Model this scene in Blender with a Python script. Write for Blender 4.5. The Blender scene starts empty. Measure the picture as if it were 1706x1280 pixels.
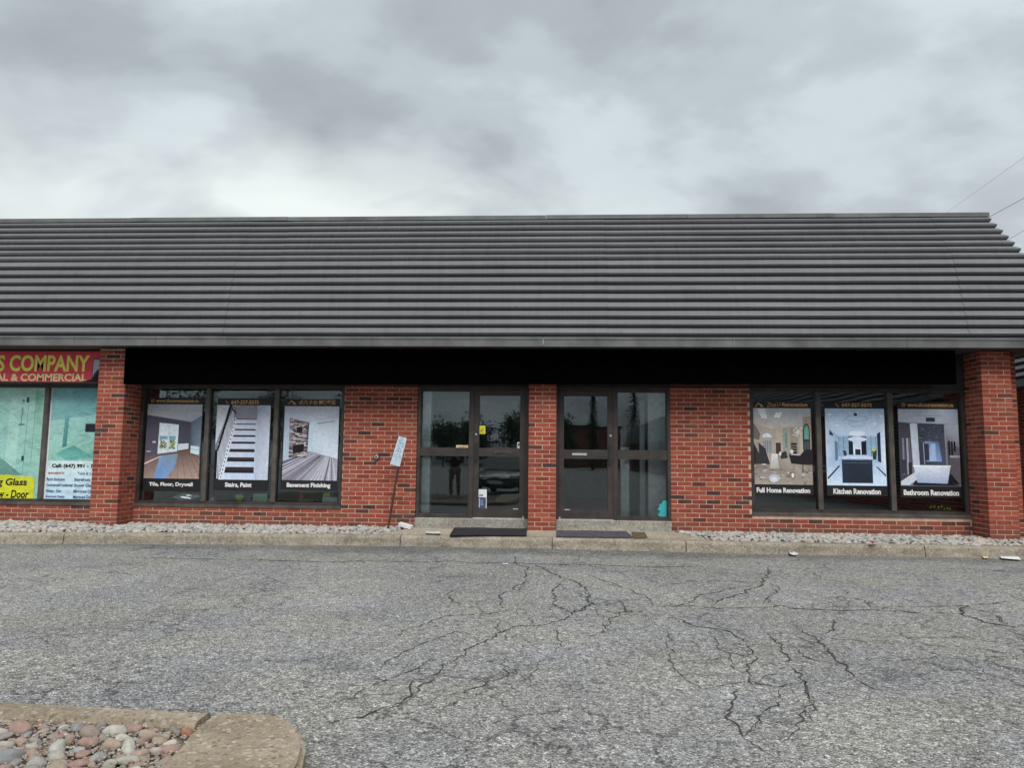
import bpy, math, random
import numpy as np
from mathutils import Vector, Matrix, noise as mnoise

random.seed(7)
S = bpy.context.scene
COL = S.collection
R = math.radians

# ------------------------------------------------------------------ camera
F_PX, W_PX, H_PX = 1213.87, 1706.0, 1280.0
YAW, PITCH, ROLL = 0.0526, 0.1007, 0.0107
CAM = Vector((0.0, -11.664, 1.31))
_fw = Vector((-math.sin(YAW)*math.cos(PITCH), math.cos(YAW)*math.cos(PITCH), math.sin(PITCH)))
_rt = Vector((math.cos(YAW), math.sin(YAW), 0.0))
_up = _rt.cross(_fw)
_r = _rt*math.cos(ROLL) + _up*math.sin(ROLL)
_u = _up*math.cos(ROLL) - _rt*math.sin(ROLL)
cd = bpy.data.cameras.new('camera')
cd.lens = 36.0*F_PX/W_PX
cd.sensor_width = 36.0
cd.clip_start, cd.clip_end = 0.05, 3000
co = bpy.data.objects.new('camera', cd)
COL.objects.link(co)
m = Matrix((_r, _u, -_fw)).transposed().to_4x4()
m.translation = CAM
co.matrix_world = m
S.camera = co

# ------------------------------------------------------------------ world: a grey overcast sky
def nd(t, typ, **kw):
    n = t.nodes.new(typ)
    for k, v in kw.items():
        if k == 'ins':
            for kk, vv in v.items():
                if hasattr(vv, 'is_output') or isinstance(vv, bpy.types.NodeSocket):
                    t.links.new(vv, n.inputs[kk])
                else:
                    n.inputs[kk].default_value = vv
        else:
            setattr(n, k, v)
    return n

def ramp(t, fac, stops, interp='LINEAR'):
    n = t.nodes.new('ShaderNodeValToRGB')
    n.color_ramp.interpolation = interp
    e = n.color_ramp.elements
    while len(e) > 1:
        e.remove(e[-1])
    e[0].position = stops[0][0]
    for i, (p, c) in enumerate(stops):
        x = e[0] if i == 0 else e.new(p)
        if not isinstance(c, (tuple, list)):
            c = (c, c, c)
        x.color = (*c[:3], 1)
    t.links.new(fac, n.inputs[0])
    return n.outputs[0]

def math_(t, op, a, b=None, c=None, clamp=False):
    n = t.nodes.new('ShaderNodeMath')
    n.operation = op
    n.use_clamp = clamp
    for i, v in enumerate((a, b, c)):
        if v is None:
            continue
        if isinstance(v, (int, float)):
            n.inputs[i].default_value = v
        else:
            t.links.new(v, n.inputs[i])
    return n.outputs[0]

def mix_(t, fac, a, b, blend='MIX'):
    n = t.nodes.new('ShaderNodeMix')
    n.data_type = 'RGBA'
    n.blend_type = blend
    n.clamp_factor = True
    for sock, v in ((n.inputs[0], fac), (n.inputs[6], a), (n.inputs[7], b)):
        if isinstance(v, (int, float)):
            sock.default_value = v if sock == n.inputs[0] else (v, v, v, 1)
        elif isinstance(v, (tuple, list)):
            sock.default_value = (*v[:3], 1)
        else:
            t.links.new(v, sock)
    return n.outputs[2]

SUN_EL, SUN_AZ = 52.0, 166.0        # behind and to the right of the camera, veiled by cloud
w = bpy.data.worlds.new('World')
S.world = w
w.use_nodes = True
t = w.node_tree
t.nodes.clear()
tc = nd(t, 'ShaderNodeTexCoord')
sep = nd(t, 'ShaderNodeSeparateXYZ', ins={0: tc.outputs['Generated']})
zc = math_(t, 'MAXIMUM', sep.outputs[2], 0.0)
den = math_(t, 'ADD', zc, 0.30)
cx = math_(t, 'DIVIDE', sep.outputs[0], den)
cy = math_(t, 'DIVIDE', sep.outputs[1], den)
cv = nd(t, 'ShaderNodeCombineXYZ', ins={0: cx, 1: cy})
OFF = (9.1, 6.2, 0.0)
mp = nd(t, 'ShaderNodeMapping', ins={0: cv.outputs[0], 1: OFF, 2: (0, 0, R(-38)), 3: (0.95, 1.15, 1.0)})
n1 = nd(t, 'ShaderNodeTexNoise', ins={'Vector': mp.outputs[0], 'Scale': 1.7, 'Detail': 5.0, 'Roughness': 0.5, 'Distortion': 0.25})
n2 = nd(t, 'ShaderNodeTexNoise', ins={'Vector': mp.outputs[0], 'Scale': 4.6, 'Detail': 4.0, 'Roughness': 0.5, 'Distortion': 0.2})
f = math_(t, 'ADD', math_(t, 'MULTIPLY', n1.outputs[0], 0.68), math_(t, 'MULTIPLY', n2.outputs[0], 0.32))
cloud = ramp(t, f, [(0.32, (0.200, 0.216, 0.232)), (0.43, (0.262, 0.283, 0.303)), (0.51, (0.325, 0.350, 0.374)), (0.60, (0.405, 0.436, 0.462)), (0.74, (0.46, 0.49, 0.51))], 'EASE')
# thinner, brighter cloud low over the skyline (strongest towards the far left of the roof)
low = math_(t, 'SUBTRACT', 1.0, math_(t, 'DIVIDE', math_(t, 'SUBTRACT', zc, 0.30), 0.13, clamp=True), clamp=True)
az = math_(t, 'ARCTAN2', sep.outputs[0], sep.outputs[1])
lobe = math_(t, 'SUBTRACT', 1.0, math_(t, 'MULTIPLY', math_(t, 'ABSOLUTE', math_(t, 'ADD', az, 0.36)), 1.6), clamp=True)
n3 = nd(t, 'ShaderNodeTexNoise', ins={'Vector': mp.outputs[0], 'Scale': 3.4, 'Detail': 3.0, 'Distortion': 0.6})
brk = ramp(t, n3.outputs[0], [(0.36, 0.25), (0.58, 1.0)])
glow = math_(t, 'MULTIPLY', math_(t, 'MULTIPLY', low, math_(t, 'ADD', math_(t, 'MULTIPLY', lobe, 1.15), 0.10)), brk, clamp=True)
cloud = mix_(t, glow, cloud, (0.60, 0.62, 0.61))
# an overcast dome is brightest overhead
dome = math_(t, 'ADD', 0.78, math_(t, 'MULTIPLY', zc, 0.50))
cloud = mix_(t, 1.0, cloud, dome, 'MULTIPLY')
nish = nd(t, 'ShaderNodeTexSky', sky_type='NISHITA', sun_disc=False, sun_elevation=R(SUN_EL), sun_rotation=R(SUN_AZ), altitude=100, air_density=1.0, dust_density=3.0)
nb = mix_(t, 1.0, nish.outputs[0], (0.05, 0.05, 0.05), 'MULTIPLY')
skyc = mix_(t, 0.95, nb, mix_(t, 1.0, cloud, (0.885, 0.918, 0.915), 'MULTIPLY'))
bg = nd(t, 'ShaderNodeBackground', ins={0: skyc, 1: 1.0})
wo = nd(t, 'ShaderNodeOutputWorld', ins={0: bg.outputs[0]})

# ------------------------------------------------------------------ the veiled sun
ld = bpy.data.lights.new('sun', 'SUN')
ld.energy = 1.5
ld.angle = R(40)
ld.color = (1.0, 0.97, 0.93)
lo = bpy.data.objects.new('sun', ld)
COL.objects.link(lo)
_a = R(SUN_AZ)
_d = Vector((math.sin(_a)*math.cos(R(SUN_EL)), math.cos(_a)*math.cos(R(SUN_EL)), math.sin(R(SUN_EL))))
lo.rotation_euler = (-_d).to_track_quat('-Z', 'Y').to_euler()
lo.location = _d*60

S.view_settings.view_transform = 'Standard'
S.view_settings.look = 'None'
S.view_settings.exposure = 0.9
S.view_settings.gamma = 1.0
S.view_settings.use_curve_mapping = False
S.render.engine = 'CYCLES'
S.cycles.use_denoising = True
S.cycles.max_bounces = 8
S.cycles.transparent_max_bounces = 16
S.cycles.sample_clamp_indirect = 6.0

# ------------------------------------------------------------------ helpers
def ray(px, py):
    return _fw*F_PX + _r*(px-W_PX/2) + _u*(H_PX/2-py)
def hy(px, py, y):
    "the point of the plane at depth y that was surveyed at this place in the photograph"
    d = ray(px, py)
    return CAM + d*((y-CAM.y)/d.y)
def hz(px, py, z=0.0):
    d = ray(px, py)
    return CAM + d*((z-CAM.z)/d.z)

def srgb(r, g, b, k=1.0):
    def c(v):
        v = max(0.0, min(1.0, v/255.0))
        return (v/12.92 if v <= 0.04045 else ((v+0.055)/1.055)**2.4)*k
    return (c(r), c(g), c(b))

class MB:
    "collects vertices and faces of ONE mesh"
    def __init__(s):
        s.v, s.f, s.c = [], [], []
    def poly(s, pts, col=None):
        i = len(s.v)
        s.v += [tuple(p) for p in pts]
        s.f.append(tuple(range(i, i+len(pts))))
        s.c.append(col)
    def box(s, x0, x1, y0, y1, z0, z1, mat=None):
        i = len(s.v)
        c = [(x, y, z) for z in (z0, z1) for y in (y0, y1) for x in (x0, x1)]
        if mat is not None:
            c = [tuple(mat @ Vector(q)) for q in c]
        s.v += c
        for q in ((0, 2, 3, 1), (4, 5, 7, 6), (0, 1, 5, 4), (2, 6, 7, 3), (0, 4, 6, 2), (1, 3, 7, 5)):
            s.f.append(tuple(i+k for k in q))
            s.c.append(None)
        return s
    def tube(s, pts, rad, n=8, cap=True):
        pts = [Vector(p) for p in pts]
        if isinstance(rad, (int, float)):
            rad = [rad]*len(pts)
        base = len(s.v)
        for k, p in enumerate(pts):
            a = pts[max(0, k-1)]
            b = pts[min(len(pts)-1, k+1)]
            d = (b-a).normalized()
            x = d.orthogonal().normalized()
            if abs(d.z) < 0.99:
                x = d.cross(Vector((0, 0, 1))).normalized()
            y = d.cross(x)
            for j in range(n):
                q = 2*math.pi*j/n
                s.v.append(tuple(p + (x*math.cos(q)+y*math.sin(q))*rad[k]))
        for k in range(len(pts)-1):
            for j in range(n):
                a = base+k*n+j
                b = base+k*n+(j+1) % n
                s.f.append((a, b, b+n, a+n))
                s.c.append(None)
        if cap:
            s.f.append(tuple(base+j for j in range(n))[::-1])
            s.f.append(tuple(base+(len(pts)-1)*n+j for j in range(n)))
            s.c += [None, None]
        return s
    def lathe(s, cx, cy, prof, n=16):
        base = len(s.v)
        for (r, z) in prof:
            for j in range(n):
                q = 2*math.pi*j/n
                s.v.append((cx+r*math.cos(q), cy+r*math.sin(q), z))
        for k in range(len(prof)-1):
            for j in range(n):
                a = base+k*n+j
                b = base+k*n+(j+1) % n
                s.f.append((a, b, b+n, a+n))
                s.c.append(None)
        s.f.append(tuple(base+j for j in range(n))[::-1])
        s.f.append(tuple(base+(len(prof)-1)*n+j for j in range(n)))
        s.c += [None, None]
        return s
    def mesh(s, name, mat, smooth=False):
        me = bpy.data.meshes.new(name)
        me.from_pydata(s.v, [], s.f)
        if any(c is not None for c in s.c):
            ca = me.color_attributes.new('print', 'FLOAT_COLOR', 'CORNER')
            li = 0
            for fi, face in enumerate(s.f):
                c = s.c[fi] or (0.5, 0.5, 0.5)
                for k in range(len(face)):
                    cc = c[k] if isinstance(c[0], (tuple, list)) else c
                    ca.data[li].color = (*cc, 1)
                    li += 1
        if smooth:
            me.polygons.foreach_set('use_smooth', [True]*len(me.polygons))
        me.update()
        if mat:
            me.materials.append(mat)
        return me
    def build(s, name, mat, parent=None, smooth=False, bevel=0.0):
        o = link(name, s.mesh(name, mat, smooth), parent)
        if bevel:
            b = o.modifiers.new('edge', 'BEVEL')
            b.width = bevel
            b.segments = 2
            b.limit_method = 'ANGLE'
        return o

def link(name, data, parent=None):
    o = bpy.data.objects.new(name, data)
    COL.objects.link(o)
    if parent is not None:
        o.parent = parent
        o.matrix_parent_inverse = parent.matrix_basis.inverted()
    return o
def empty(name, loc, label=None, cat=None, group=None):
    o = link(name, None)
    o.location = loc
    o.empty_display_size = 0.2
    if label:
        tag(o, label, cat, group)
    return o
def tag(o, label=None, cat=None, group=None, kind=None):
    if label:
        o['label'] = label
    if cat:
        o['category'] = cat
    if group:
        o['group'] = group
    if kind:
        o['kind'] = kind
    return o

# ------------------------------------------------------------------ materials
def newmat(name):
    ma = bpy.data.materials.new(name)
    ma.use_nodes = True
    t = ma.node_tree
    b = t.nodes['Principled BSDF']
    return ma, t, b
def pos(t, scale=(1, 1, 1)):
    g = nd(t, 'ShaderNodeNewGeometry')
    return nd(t, 'ShaderNodeMapping', ins={0: g.outputs['Position'], 3: scale}).outputs[0]
def tn(t, vec, scale, detail=4.0, rough=0.55, dist=0.0):
    return nd(t, 'ShaderNodeTexNoise', ins={'Vector': vec, 'Scale': scale, 'Detail': detail, 'Roughness': rough, 'Distortion': dist}).outputs[0]
def bump(t, b, h, strength=0.3, dist=0.01):
    n = nd(t, 'ShaderNodeBump', ins={'Height': h, 'Strength': strength, 'Distance': dist})
    t.links.new(n.outputs[0], b.inputs['Normal'])
def simple(name, col, rough=0.6, var=0.12, scale=9.0, metal=0.0, bumps=0.0, spec=0.5):
    ma, t, b = newmat(name)
    p = pos(t)
    n = tn(t, p, scale, 5.0)
    lo_ = tuple(c*(1-var*1.6) for c in col)
    hi_ = tuple(min(1, c*(1+var*1.6)) for c in col)
    t.links.new(ramp(t, n, [(0.3, lo_), (0.7, hi_)]), b.inputs['Base Color'])
    b.inputs['Roughness'].default_value = rough
    b.inputs['Metallic'].default_value = metal
    b.inputs['Specular IOR Level'].default_value = spec
    if bumps:
        bump(t, b, tn(t, p, scale*6, 4.0), bumps, 0.004)
    return ma

M = {}
def build_materials():
    # asphalt: worn, light grey, exposed aggregate
    ma, t, b = newmat('asphalt')
    p = pos(t)
    vo = nd(t, 'ShaderNodeTexVoronoi', ins={'Vector': p, 'Scale': 105.0, 'Randomness': 1.0})
    cellv = nd(t, 'ShaderNodeSeparateColor', ins={0: vo.outputs['Color']}).outputs[0]
    stone = ramp(t, cellv, [(0.0, (0.060, 0.059, 0.057)), (0.2, (0.125, 0.123, 0.118)), (0.55, (0.19, 0.187, 0.180)), (0.85, (0.255, 0.252, 0.242)), (1.0, (0.40, 0.395, 0.38))])
    gap = ramp(t, vo.outputs['Distance'], [(0.0, 1.0), (0.006, 1.0), (0.0105, 0.35)])
    vo2 = nd(t, 'ShaderNodeTexVoronoi', ins={'Vector': p, 'Scale': 28.0, 'Randomness': 1.0})
    c2 = nd(t, 'ShaderNodeSeparateColor', ins={0: vo2.outputs['Color']}).outputs[1]
    mid = ramp(t, c2, [(0.0, 0.62), (0.12, 0.88), (0.8, 1.05), (1.0, 1.30)])
    fine = ramp(t, tn(t, p, 30.0, 6.0, 0.8), [(0.25, 0.46), (0.5, 1.0), (0.75, 1.56)])
    big = ramp(t, tn(t, p, 0.55, 5.0, 0.6, 0.5), [(0.28, 0.80), (0.5, 1.0), (0.72, 1.16)])
    tint = ramp(t, tn(t, p, 1.1, 4.0, 0.6), [(0.35, (0.97, 0.98, 1.05)), (0.65, (1.03, 1.02, 0.97))])
    dark = ramp(t, tn(t, p, 2.2, 6.0, 0.65, 1.0), [(0.29, 0.62), (0.42, 1.0)])
    c = mix_(t, 1.0, stone, mid, 'MULTIPLY')
    for x in (fine, big, tint, dark):
        c = mix_(t, 1.0, c, x, 'MULTIPLY')
    c = mix_(t, 0.75, c, gap, 'MULTIPLY')
    # damp, dirty gutter: a band of grime with ragged edges beside the kerb
    sp = nd(t, 'ShaderNodeSeparateXYZ', ins={0: p})
    gy = math_(t, 'ADD', sp.outputs[1], math_(t, 'MULTIPLY', tn(t, p, 1.4, 5.0, 0.65), 1.3))
    gut = ramp(t, math_(t, 'ADD', math_(t, 'MULTIPLY', gy, 0.5), 1.0, clamp=True), [(0.43, 1.0), (0.62, 0.68)])
    c = mix_(t, 1.0, c, gut, 'MULTIPLY')
    c = mix_(t, 1.0, c, (3.85, 3.84, 3.78), 'MULTIPLY')
    # hairline fatigue cracking in ragged areas
    wp = nd(t, 'ShaderNodeVectorMath', operation='ADD', ins={0: p, 1: nd(t, 'ShaderNodeVectorMath', operation='SCALE', ins={0: nd(t, 'ShaderNodeTexNoise', ins={'Vector': p, 'Scale': 5.0, 'Detail': 6.0, 'Roughness': 0.7}).outputs['Color'], 'Scale': 0.30}).outputs[0]})
    ve = nd(t, 'ShaderNodeTexVoronoi', feature='DISTANCE_TO_EDGE', ins={'Vector': wp.outputs[0], 'Scale': 1.75})
    hair = ramp(t, ve.outputs['Distance'], [(0.0, 1.0), (0.008, 0.8), (0.018, 0.0)])
    area = ramp(t, tn(t, p, 0.42, 4.0, 0.6), [(0.46, 0.0), (0.56, 0.8)])
    c = mix_(t, math_(t, 'MULTIPLY', hair, area), c, (0.045, 0.043, 0.040))
    t.links.new(c, b.inputs['Base Color'])
    b.inputs['Roughness'].default_value = 0.9
    b.inputs['Specular IOR Level'].default_value = 0.25
    hh = math_(t, 'ADD', math_(t, 'MULTIPLY', vo.outputs['Distance'], -40.0), math_(t, 'MULTIPLY', tn(t, p, 60.0, 3.0), 0.7))
    bump(t, b, hh, 0.55, 0.006)
    M['asphalt'] = ma

    # brick: every brick its own shade
    ma, t, b = newmat('brick')
    oi = nd(t, 'ShaderNodeObjectInfo')
    p = pos(t)
    rnd = oi.outputs['Random']
    rc = ramp(t, rnd, [(0.0, (0.30, 0.072, 0.050)), (0.16, (0.37, 0.092, 0.060)), (0.30, (0.33, 0.080, 0.058)), (0.44, (0.40, 0.115, 0.072)), (0.58, (0.35, 0.088, 0.060)), (0.70, (0.27, 0.066, 0.050)),
                      (0.78, (0.38, 0.110, 0.068)), (0.84, (0.24, 0.070, 0.048)), (0.905, (0.125, 0.052, 0.042)), (0.955, (0.085, 0.046, 0.047))], 'CONSTANT')
    n = ramp(t, tn(t, p, 14.0, 5.0, 0.65), [(0.28, 0.80), (0.5, 1.0), (0.75, 1.18)])
    c = mix_(t, 1.0, rc, n, 'MULTIPLY')
    fl = ramp(t, tn(t, p, 90.0, 3.0, 0.6), [(0.3, 0.75), (0.6, 1.05), (0.8, 1.3)])
    c = mix_(t, 1.0, c, fl, 'MULTIPLY')
    st = ramp(t, tn(t, p, 1.6, 5.0, 0.6), [(0.50, 0.0), (0.72, 0.35)])
    c = mix_(t, st, c, (0.27, 0.15, 0.095))
    c = mix_(t, 1.0, c, (0.98, 0.86, 0.80), 'MULTIPLY')
    # splash dirt and efflorescence on the lowest courses, with a ragged upper limit
    sp = nd(t, 'ShaderNodeSeparateXYZ', ins={0: p})
    lv = math_(t, 'SUBTRACT', sp.outputs[2], math_(t, 'MULTIPLY', tn(t, p, 2.4, 5.0, 0.65), 0.75))
    dirt = ramp(t, math_(t, 'ADD', lv, 0.5), [(0.30, 0.62), (0.56, 0.0)])
    c = mix_(t, dirt, c, (0.17, 0.085, 0.060))
    t.links.new(c, b.inputs['Base Color'])
    b.inputs['Roughness'].default_value = 0.86
    b.inputs['Specular IOR Level'].default_value = 0.25
    bump(t, b, tn(t, p, 70.0, 5.0, 0.7), 0.35, 0.003)
    M['brick'] = ma
    M['mortar'] = simple('mortar', (0.54, 0.38, 0.30), 0.95, 0.16, 6.0, bumps=0.4, spec=0.1)
    # distant brickwork of the other wing
    ma, t, b = newmat('far_brick')
    g = nd(t, 'ShaderNodeNewGeometry')
    sp = nd(t, 'ShaderNodeSeparateXYZ', ins={0: g.outputs['Position']})
    cb = nd(t, 'ShaderNodeCombineXYZ', ins={0: math_(t, 'ADD', sp.outputs[0], sp.outputs[1]), 1: sp.outputs[2]})
    bt = nd(t, 'ShaderNodeTexBrick', ins={'Vector': cb.outputs[0], 'Color1': (0.36, 0.075, 0.05, 1), 'Color2': (0.20, 0.05, 0.04, 1), 'Mortar': (0.45, 0.33, 0.27, 1), 'Scale': 1.0, 'Mortar Size': 0.006, 'Brick Width': 0.222, 'Row Height': 0.0695})
    t.links.new(mix_(t, 1.0, bt.outputs[0], ramp(t, tn(t, pos(t), 2.0), [(0.3, 0.8), (0.7, 1.15)]), 'MULTIPLY'), b.inputs['Base Color'])
    b.inputs['Roughness'].default_value = 0.9
    M['far_brick'] = ma

    # concrete: tan, weathered
    def concrete(name, a, bb, stain=(0.10, 0.10, 0.075), amt=0.5):
        ma, t, b = newmat(name)
        p = pos(t)
        c = ramp(t, tn(t, p, 3.0, 6.0, 0.62), [(0.3, a), (0.7, bb)])
        sp = ramp(t, tn(t, p, 85.0, 3.0, 0.7), [(0.25, 0.62), (0.5, 1.0), (0.8, 1.35)])
        c = mix_(t, 1.0, c, sp, 'MULTIPLY')
        gr = ramp(t, tn(t, p, 22.0, 6.0, 0.75), [(0.28, 0.66), (0.5, 1.0), (0.74, 1.30)])
        c = mix_(t, 1.0, c, gr, 'MULTIPLY')
        vs_ = nd(t, 'ShaderNodeTexVoronoi', ins={'Vector': p, 'Scale': 60.0})
        sv = nd(t, 'ShaderNodeSeparateColor', ins={0: vs_.outputs['Color']}).outputs[0]
        c = mix_(t, ramp(t, sv, [(0.90, 0.0), (0.93, 0.55)]), c, (0.52, 0.48, 0.42))
        c = mix_(t, ramp(t, sv, [(0.05, 0.5), (0.08, 0.0)]), c, (0.07, 0.065, 0.055))
        s = ramp(t, tn(t, pos(t, (0.7, 1.0, 2.5)), 2.3, 6.0, 0.68, 0.8), [(0.50, 0.0), (0.70, amt)])
        c = mix_(t, s, c, stain)
        t.links.new(c, b.inputs['Base Color'])
        b.inputs['Roughness'].default_value = 0.92
        b.inputs['Specular IOR Level'].default_value = 0.2
        bump(t, b, tn(t, p, 60.0, 5.0, 0.7), 0.5, 0.005)
        return ma
    M['kerb'] = concrete('kerb_concrete', (0.25, 0.215, 0.165), (0.40, 0.355, 0.285))
    M['slab'] = concrete('slab_concrete', (0.32, 0.275, 0.215), (0.46, 0.405, 0.33), (0.16, 0.12, 0.085), 0.55)
    M['step'] = concrete('step_concrete', (0.27, 0.26, 0.225), (0.40, 0.385, 0.34), (0.12, 0.115, 0.10), 0.4)
    M['island'] = concrete('island_concrete', (0.235, 0.19, 0.135), (0.35, 0.29, 0.215), (0.16, 0.13, 0.09), 0.5)
    M['soil'] = simple('soil', (0.13, 0.115, 0.095), 0.95, 0.4, 40.0, bumps=0.6, spec=0.1)

    # painted corrugated metal
    ma, t, b = newmat('mansard_paint')
    p = pos(t)
    c = ramp(t, tn(t, pos(t, (0.25, 1, 3)), 2.0, 6.0, 0.65), [(0.28, (0.135, 0.138, 0.144)), (0.72, (0.190, 0.194, 0.201))])
    sc_ = ramp(t, tn(t, pos(t, (1.2, 30, 60)), 3.0, 4.0, 0.7), [(0.63, 0.0), (0.70, 0.5)])
    c = mix_(t, sc_, c, (0.42, 0.42, 0.43))
    dr = ramp(t, tn(t, pos(t, (7.0, .5, .5)), 2.2, 5.0, 0.7), [(0.30, 0.89), (0.5, 1.0), (0.75, 1.10)])
    c = mix_(t, 1.0, c, dr, 'MULTIPLY')
    dk = ramp(t, tn(t, p, 9.0, 5.0, 0.7), [(0.24, 0.6), (0.38, 1.0)])
    c = mix_(t, 1.0, c, dk, 'MULTIPLY')
    t.links.new(c, b.inputs['Base Color'])
    b.inputs['Roughness'].default_value = 0.5
    b.inputs['Specular IOR Level'].default_value = 0.2
    bump(t, b, tn(t, pos(t, (1.5, 4, 4)), 2.5, 3.0), 0.12, 0.02)
    M['mansard'] = ma
    M['fascia'] = simple('fascia_paint', (0.130, 0.133, 0.135), 0.5, 0.22, 2.5, bumps=0.1)
    M['soffit'] = simple('soffit_paint', (0.06, 0.055, 0.05), 0.7, 0.2)
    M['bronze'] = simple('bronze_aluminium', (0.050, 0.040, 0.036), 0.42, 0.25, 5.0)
    M['bronze_lit'] = simple('lit_bronze_aluminium', (0.095, 0.083, 0.072), 0.42, 0.25, 5.0)  # paler copy of the bronze, with the light on it painted into the colour
    M['black_sign'] = simple('black_sign_face', (0.0012, 0.0012, 0.0013), 0.9, 0.1, spec=0.0)
    M['dark_band'] = simple('dark_fascia', (0.022, 0.021, 0.021), 0.6, 0.2)

    # window glass: thin clear sheet that mirrors the car park
    ma = bpy.data.materials.new('window_glass')
    ma.use_nodes = True
    t = ma.node_tree
    t.nodes.clear()
    fr = nd(t, 'ShaderNodeFresnel', ins={'IOR': 1.78})
    gl = nd(t, 'ShaderNodeBsdfGlossy', ins={'Color': (0.86, 0.93, 0.97, 1), 'Roughness': 0.004})
    tr = nd(t, 'ShaderNodeBsdfTransparent', ins={0: (0.94, 0.975, 0.975, 1)})
    g = nd(t, 'ShaderNodeNewGeometry')
    wv = tn(t, pos(t), 1.7, 2.0)
    bn = nd(t, 'ShaderNodeBump', ins={'Height': wv, 'Strength': 0.05, 'Distance': 0.02})
    t.links.new(bn.outputs[0], gl.inputs['Normal'])
    mx = nd(t, 'ShaderNodeMixShader', ins={0: fr.outputs[0], 1: tr.outputs[0], 2: gl.outputs[0]})
    nd(t, 'ShaderNodeOutputMaterial', ins={0: mx.outputs[0]})
    M['glass'] = ma

    # flat print: the inks are stored on the faces of the printed sheet
    ma, t, b = newmat('printed_ink')
    at = nd(t, 'ShaderNodeAttribute', attribute_name='print')
    n = ramp(t, tn(t, pos(t), 20.0, 9.0, 0.78), [(0.22, 0.70), (0.5, 1.0), (0.78, 1.24)])
    t.links.new(mix_(t, 1.0, at.outputs['Color'], n, 'MULTIPLY'), b.inputs['Base Color'])
    b.inputs['Roughness'].default_value = 0.55
    b.inputs['Specular IOR Level'].default_value = 0.2
    M['print'] = ma
    ma, t, b = newmat('printed_wash')      # softer, streakier print of the glass company's sheets
    at = nd(t, 'ShaderNodeAttribute', attribute_name='print')
    n = ramp(t, tn(t, pos(t, (1, 1, 1.8)), 5.0, 7.0, 0.7, 1.2), [(0.25, 0.52), (0.5, 0.92), (0.8, 1.2)])
    t.links.new(mix_(t, 1.0, at.outputs['Color'], n, 'MULTIPLY'), b.inputs['Base Color'])
    b.inputs['Roughness'].default_value = 0.5
    M['wash'] = ma
    for n_, c_, r_ in (('white', (0.72, 0.73, 0.73), 0.6), ('paper', (0.78, 0.80, 0.82), 0.75), ('gold', (0.62, 0.36, 0.13), 0.5), ('ink_white', (0.80, 0.80, 0.80), 0.6), ('ink_black', (0.012, 0.012, 0.012), 0.6),
                       ('ink_blue', (0.05, 0.12, 0.26), 0.6), ('ink_navy', (0.035, 0.07, 0.20), 0.6), ('ink_red', (0.42, 0.05, 0.05), 0.6), ('ink_yellow', (0.95, 0.82, 0.14), 0.5), ('ink_cream', (0.88, 0.72, 0.38), 0.5),
                       ('sign_red', (0.72, 0.05, 0.075), 0.5), ('yellow', (0.86, 0.78, 0.03), 0.5), ('poster_black', (0.010, 0.010, 0.012), 0.5),
                       ('mat_black', (0.016, 0.015, 0.020), 0.95), ('mat_purple', (0.075, 0.066, 0.085), 0.95), ('mat_brown', (0.11, 0.085, 0.040), 0.95),
                       ('rust', (0.075, 0.030, 0.022), 0.85), ('steel', (0.50, 0.50, 0.50), 0.35), ('lime', (0.62, 0.80, 0.06), 0.7), ('mint', (0.55, 0.82, 0.70), 0.6), ('red', (0.36, 0.03, 0.05), 0.5),
                       ('cardboard', (0.30, 0.22, 0.14), 0.8), ('bag', (0.62, 0.68, 0.70), 0.45), ('teal', (0.04, 0.42, 0.45), 0.5), ('sign_white', (0.52, 0.63, 0.72), 0.6), ('green', (0.10, 0.22, 0.06), 0.8), ('bottle', (0.30, 0.55, 0.48), 0.35),
                       ('wall_white', (0.80, 0.82, 0.82), 0.8), ('room', (0.50, 0.51, 0.52), 0.9), ('room_floor', (0.26, 0.25, 0.24), 0.6), ('rubber', (0.02, 0.02, 0.02), 0.85),
                       ('far_white', (0.55, 0.55, 0.53), 0.8), ('far_dark', (0.05, 0.05, 0.055), 0.6), ('bark', (0.09, 0.07, 0.05), 0.95), ('wire', (0.10, 0.10, 0.11), 0.7), ('skin', (0.45, 0.28, 0.20), 0.6),
                       ('jacket', (0.018, 0.018, 0.024), 0.9), ('khaki', (0.20, 0.165, 0.12), 0.9), ('car_paint', (0.045, 0.05, 0.06), 0.25), ('lamp', (0.75, 0.75, 0.72), 0.2), ('navy', (0.06, 0.085, 0.20), 0.6), ('crack', (0.050, 0.047, 0.043), 1.0)):
        M[n_] = simple(n_, c_, r_, 0.10 if not n_.startswith('mat') else 0.25, 12.0)
    ma, t, b = newmat('foliage')
    oi = nd(t, 'ShaderNodeObjectInfo')
    n = ramp(t, tn(t, pos(t), 3.0, 3.0), [(0.3, (0.020, 0.042, 0.016)), (0.7, (0.055, 0.095, 0.030))])
    t.links.new(n, b.inputs['Base Color'])
    b.inputs['Roughness'].default_value = 0.8
    M['leaf'] = ma
    # river stones, each its own colour
    def stones(name, stops):
        ma, t, b = newmat(name)
        oi = nd(t, 'ShaderNodeObjectInfo')
        at = nd(t, 'ShaderNodeAttribute', attribute_name='tone')
        rv = math_(t, 'FRACT', math_(t, 'ADD', oi.outputs['Random'], at.outputs['Fac']))
        c = ramp(t, rv, stops, 'CONSTANT')
        p = pos(t)
        c = mix_(t, 1.0, c, ramp(t, tn(t, p, 45.0, 5.0, 0.7), [(0.25, 0.72), (0.75, 1.25)]), 'MULTIPLY')
        c = mix_(t, ramp(t, tn(t, p, 13.0, 4.0, 0.6), [(0.52, 0.0), (0.70, 0.38)]), c, (0.30, 0.22, 0.16))
        t.links.new(c, b.inputs['Base Color'])
        b.inputs['Roughness'].default_value = 0.8
        b.inputs['Specular IOR Level'].default_value = 0.3
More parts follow.
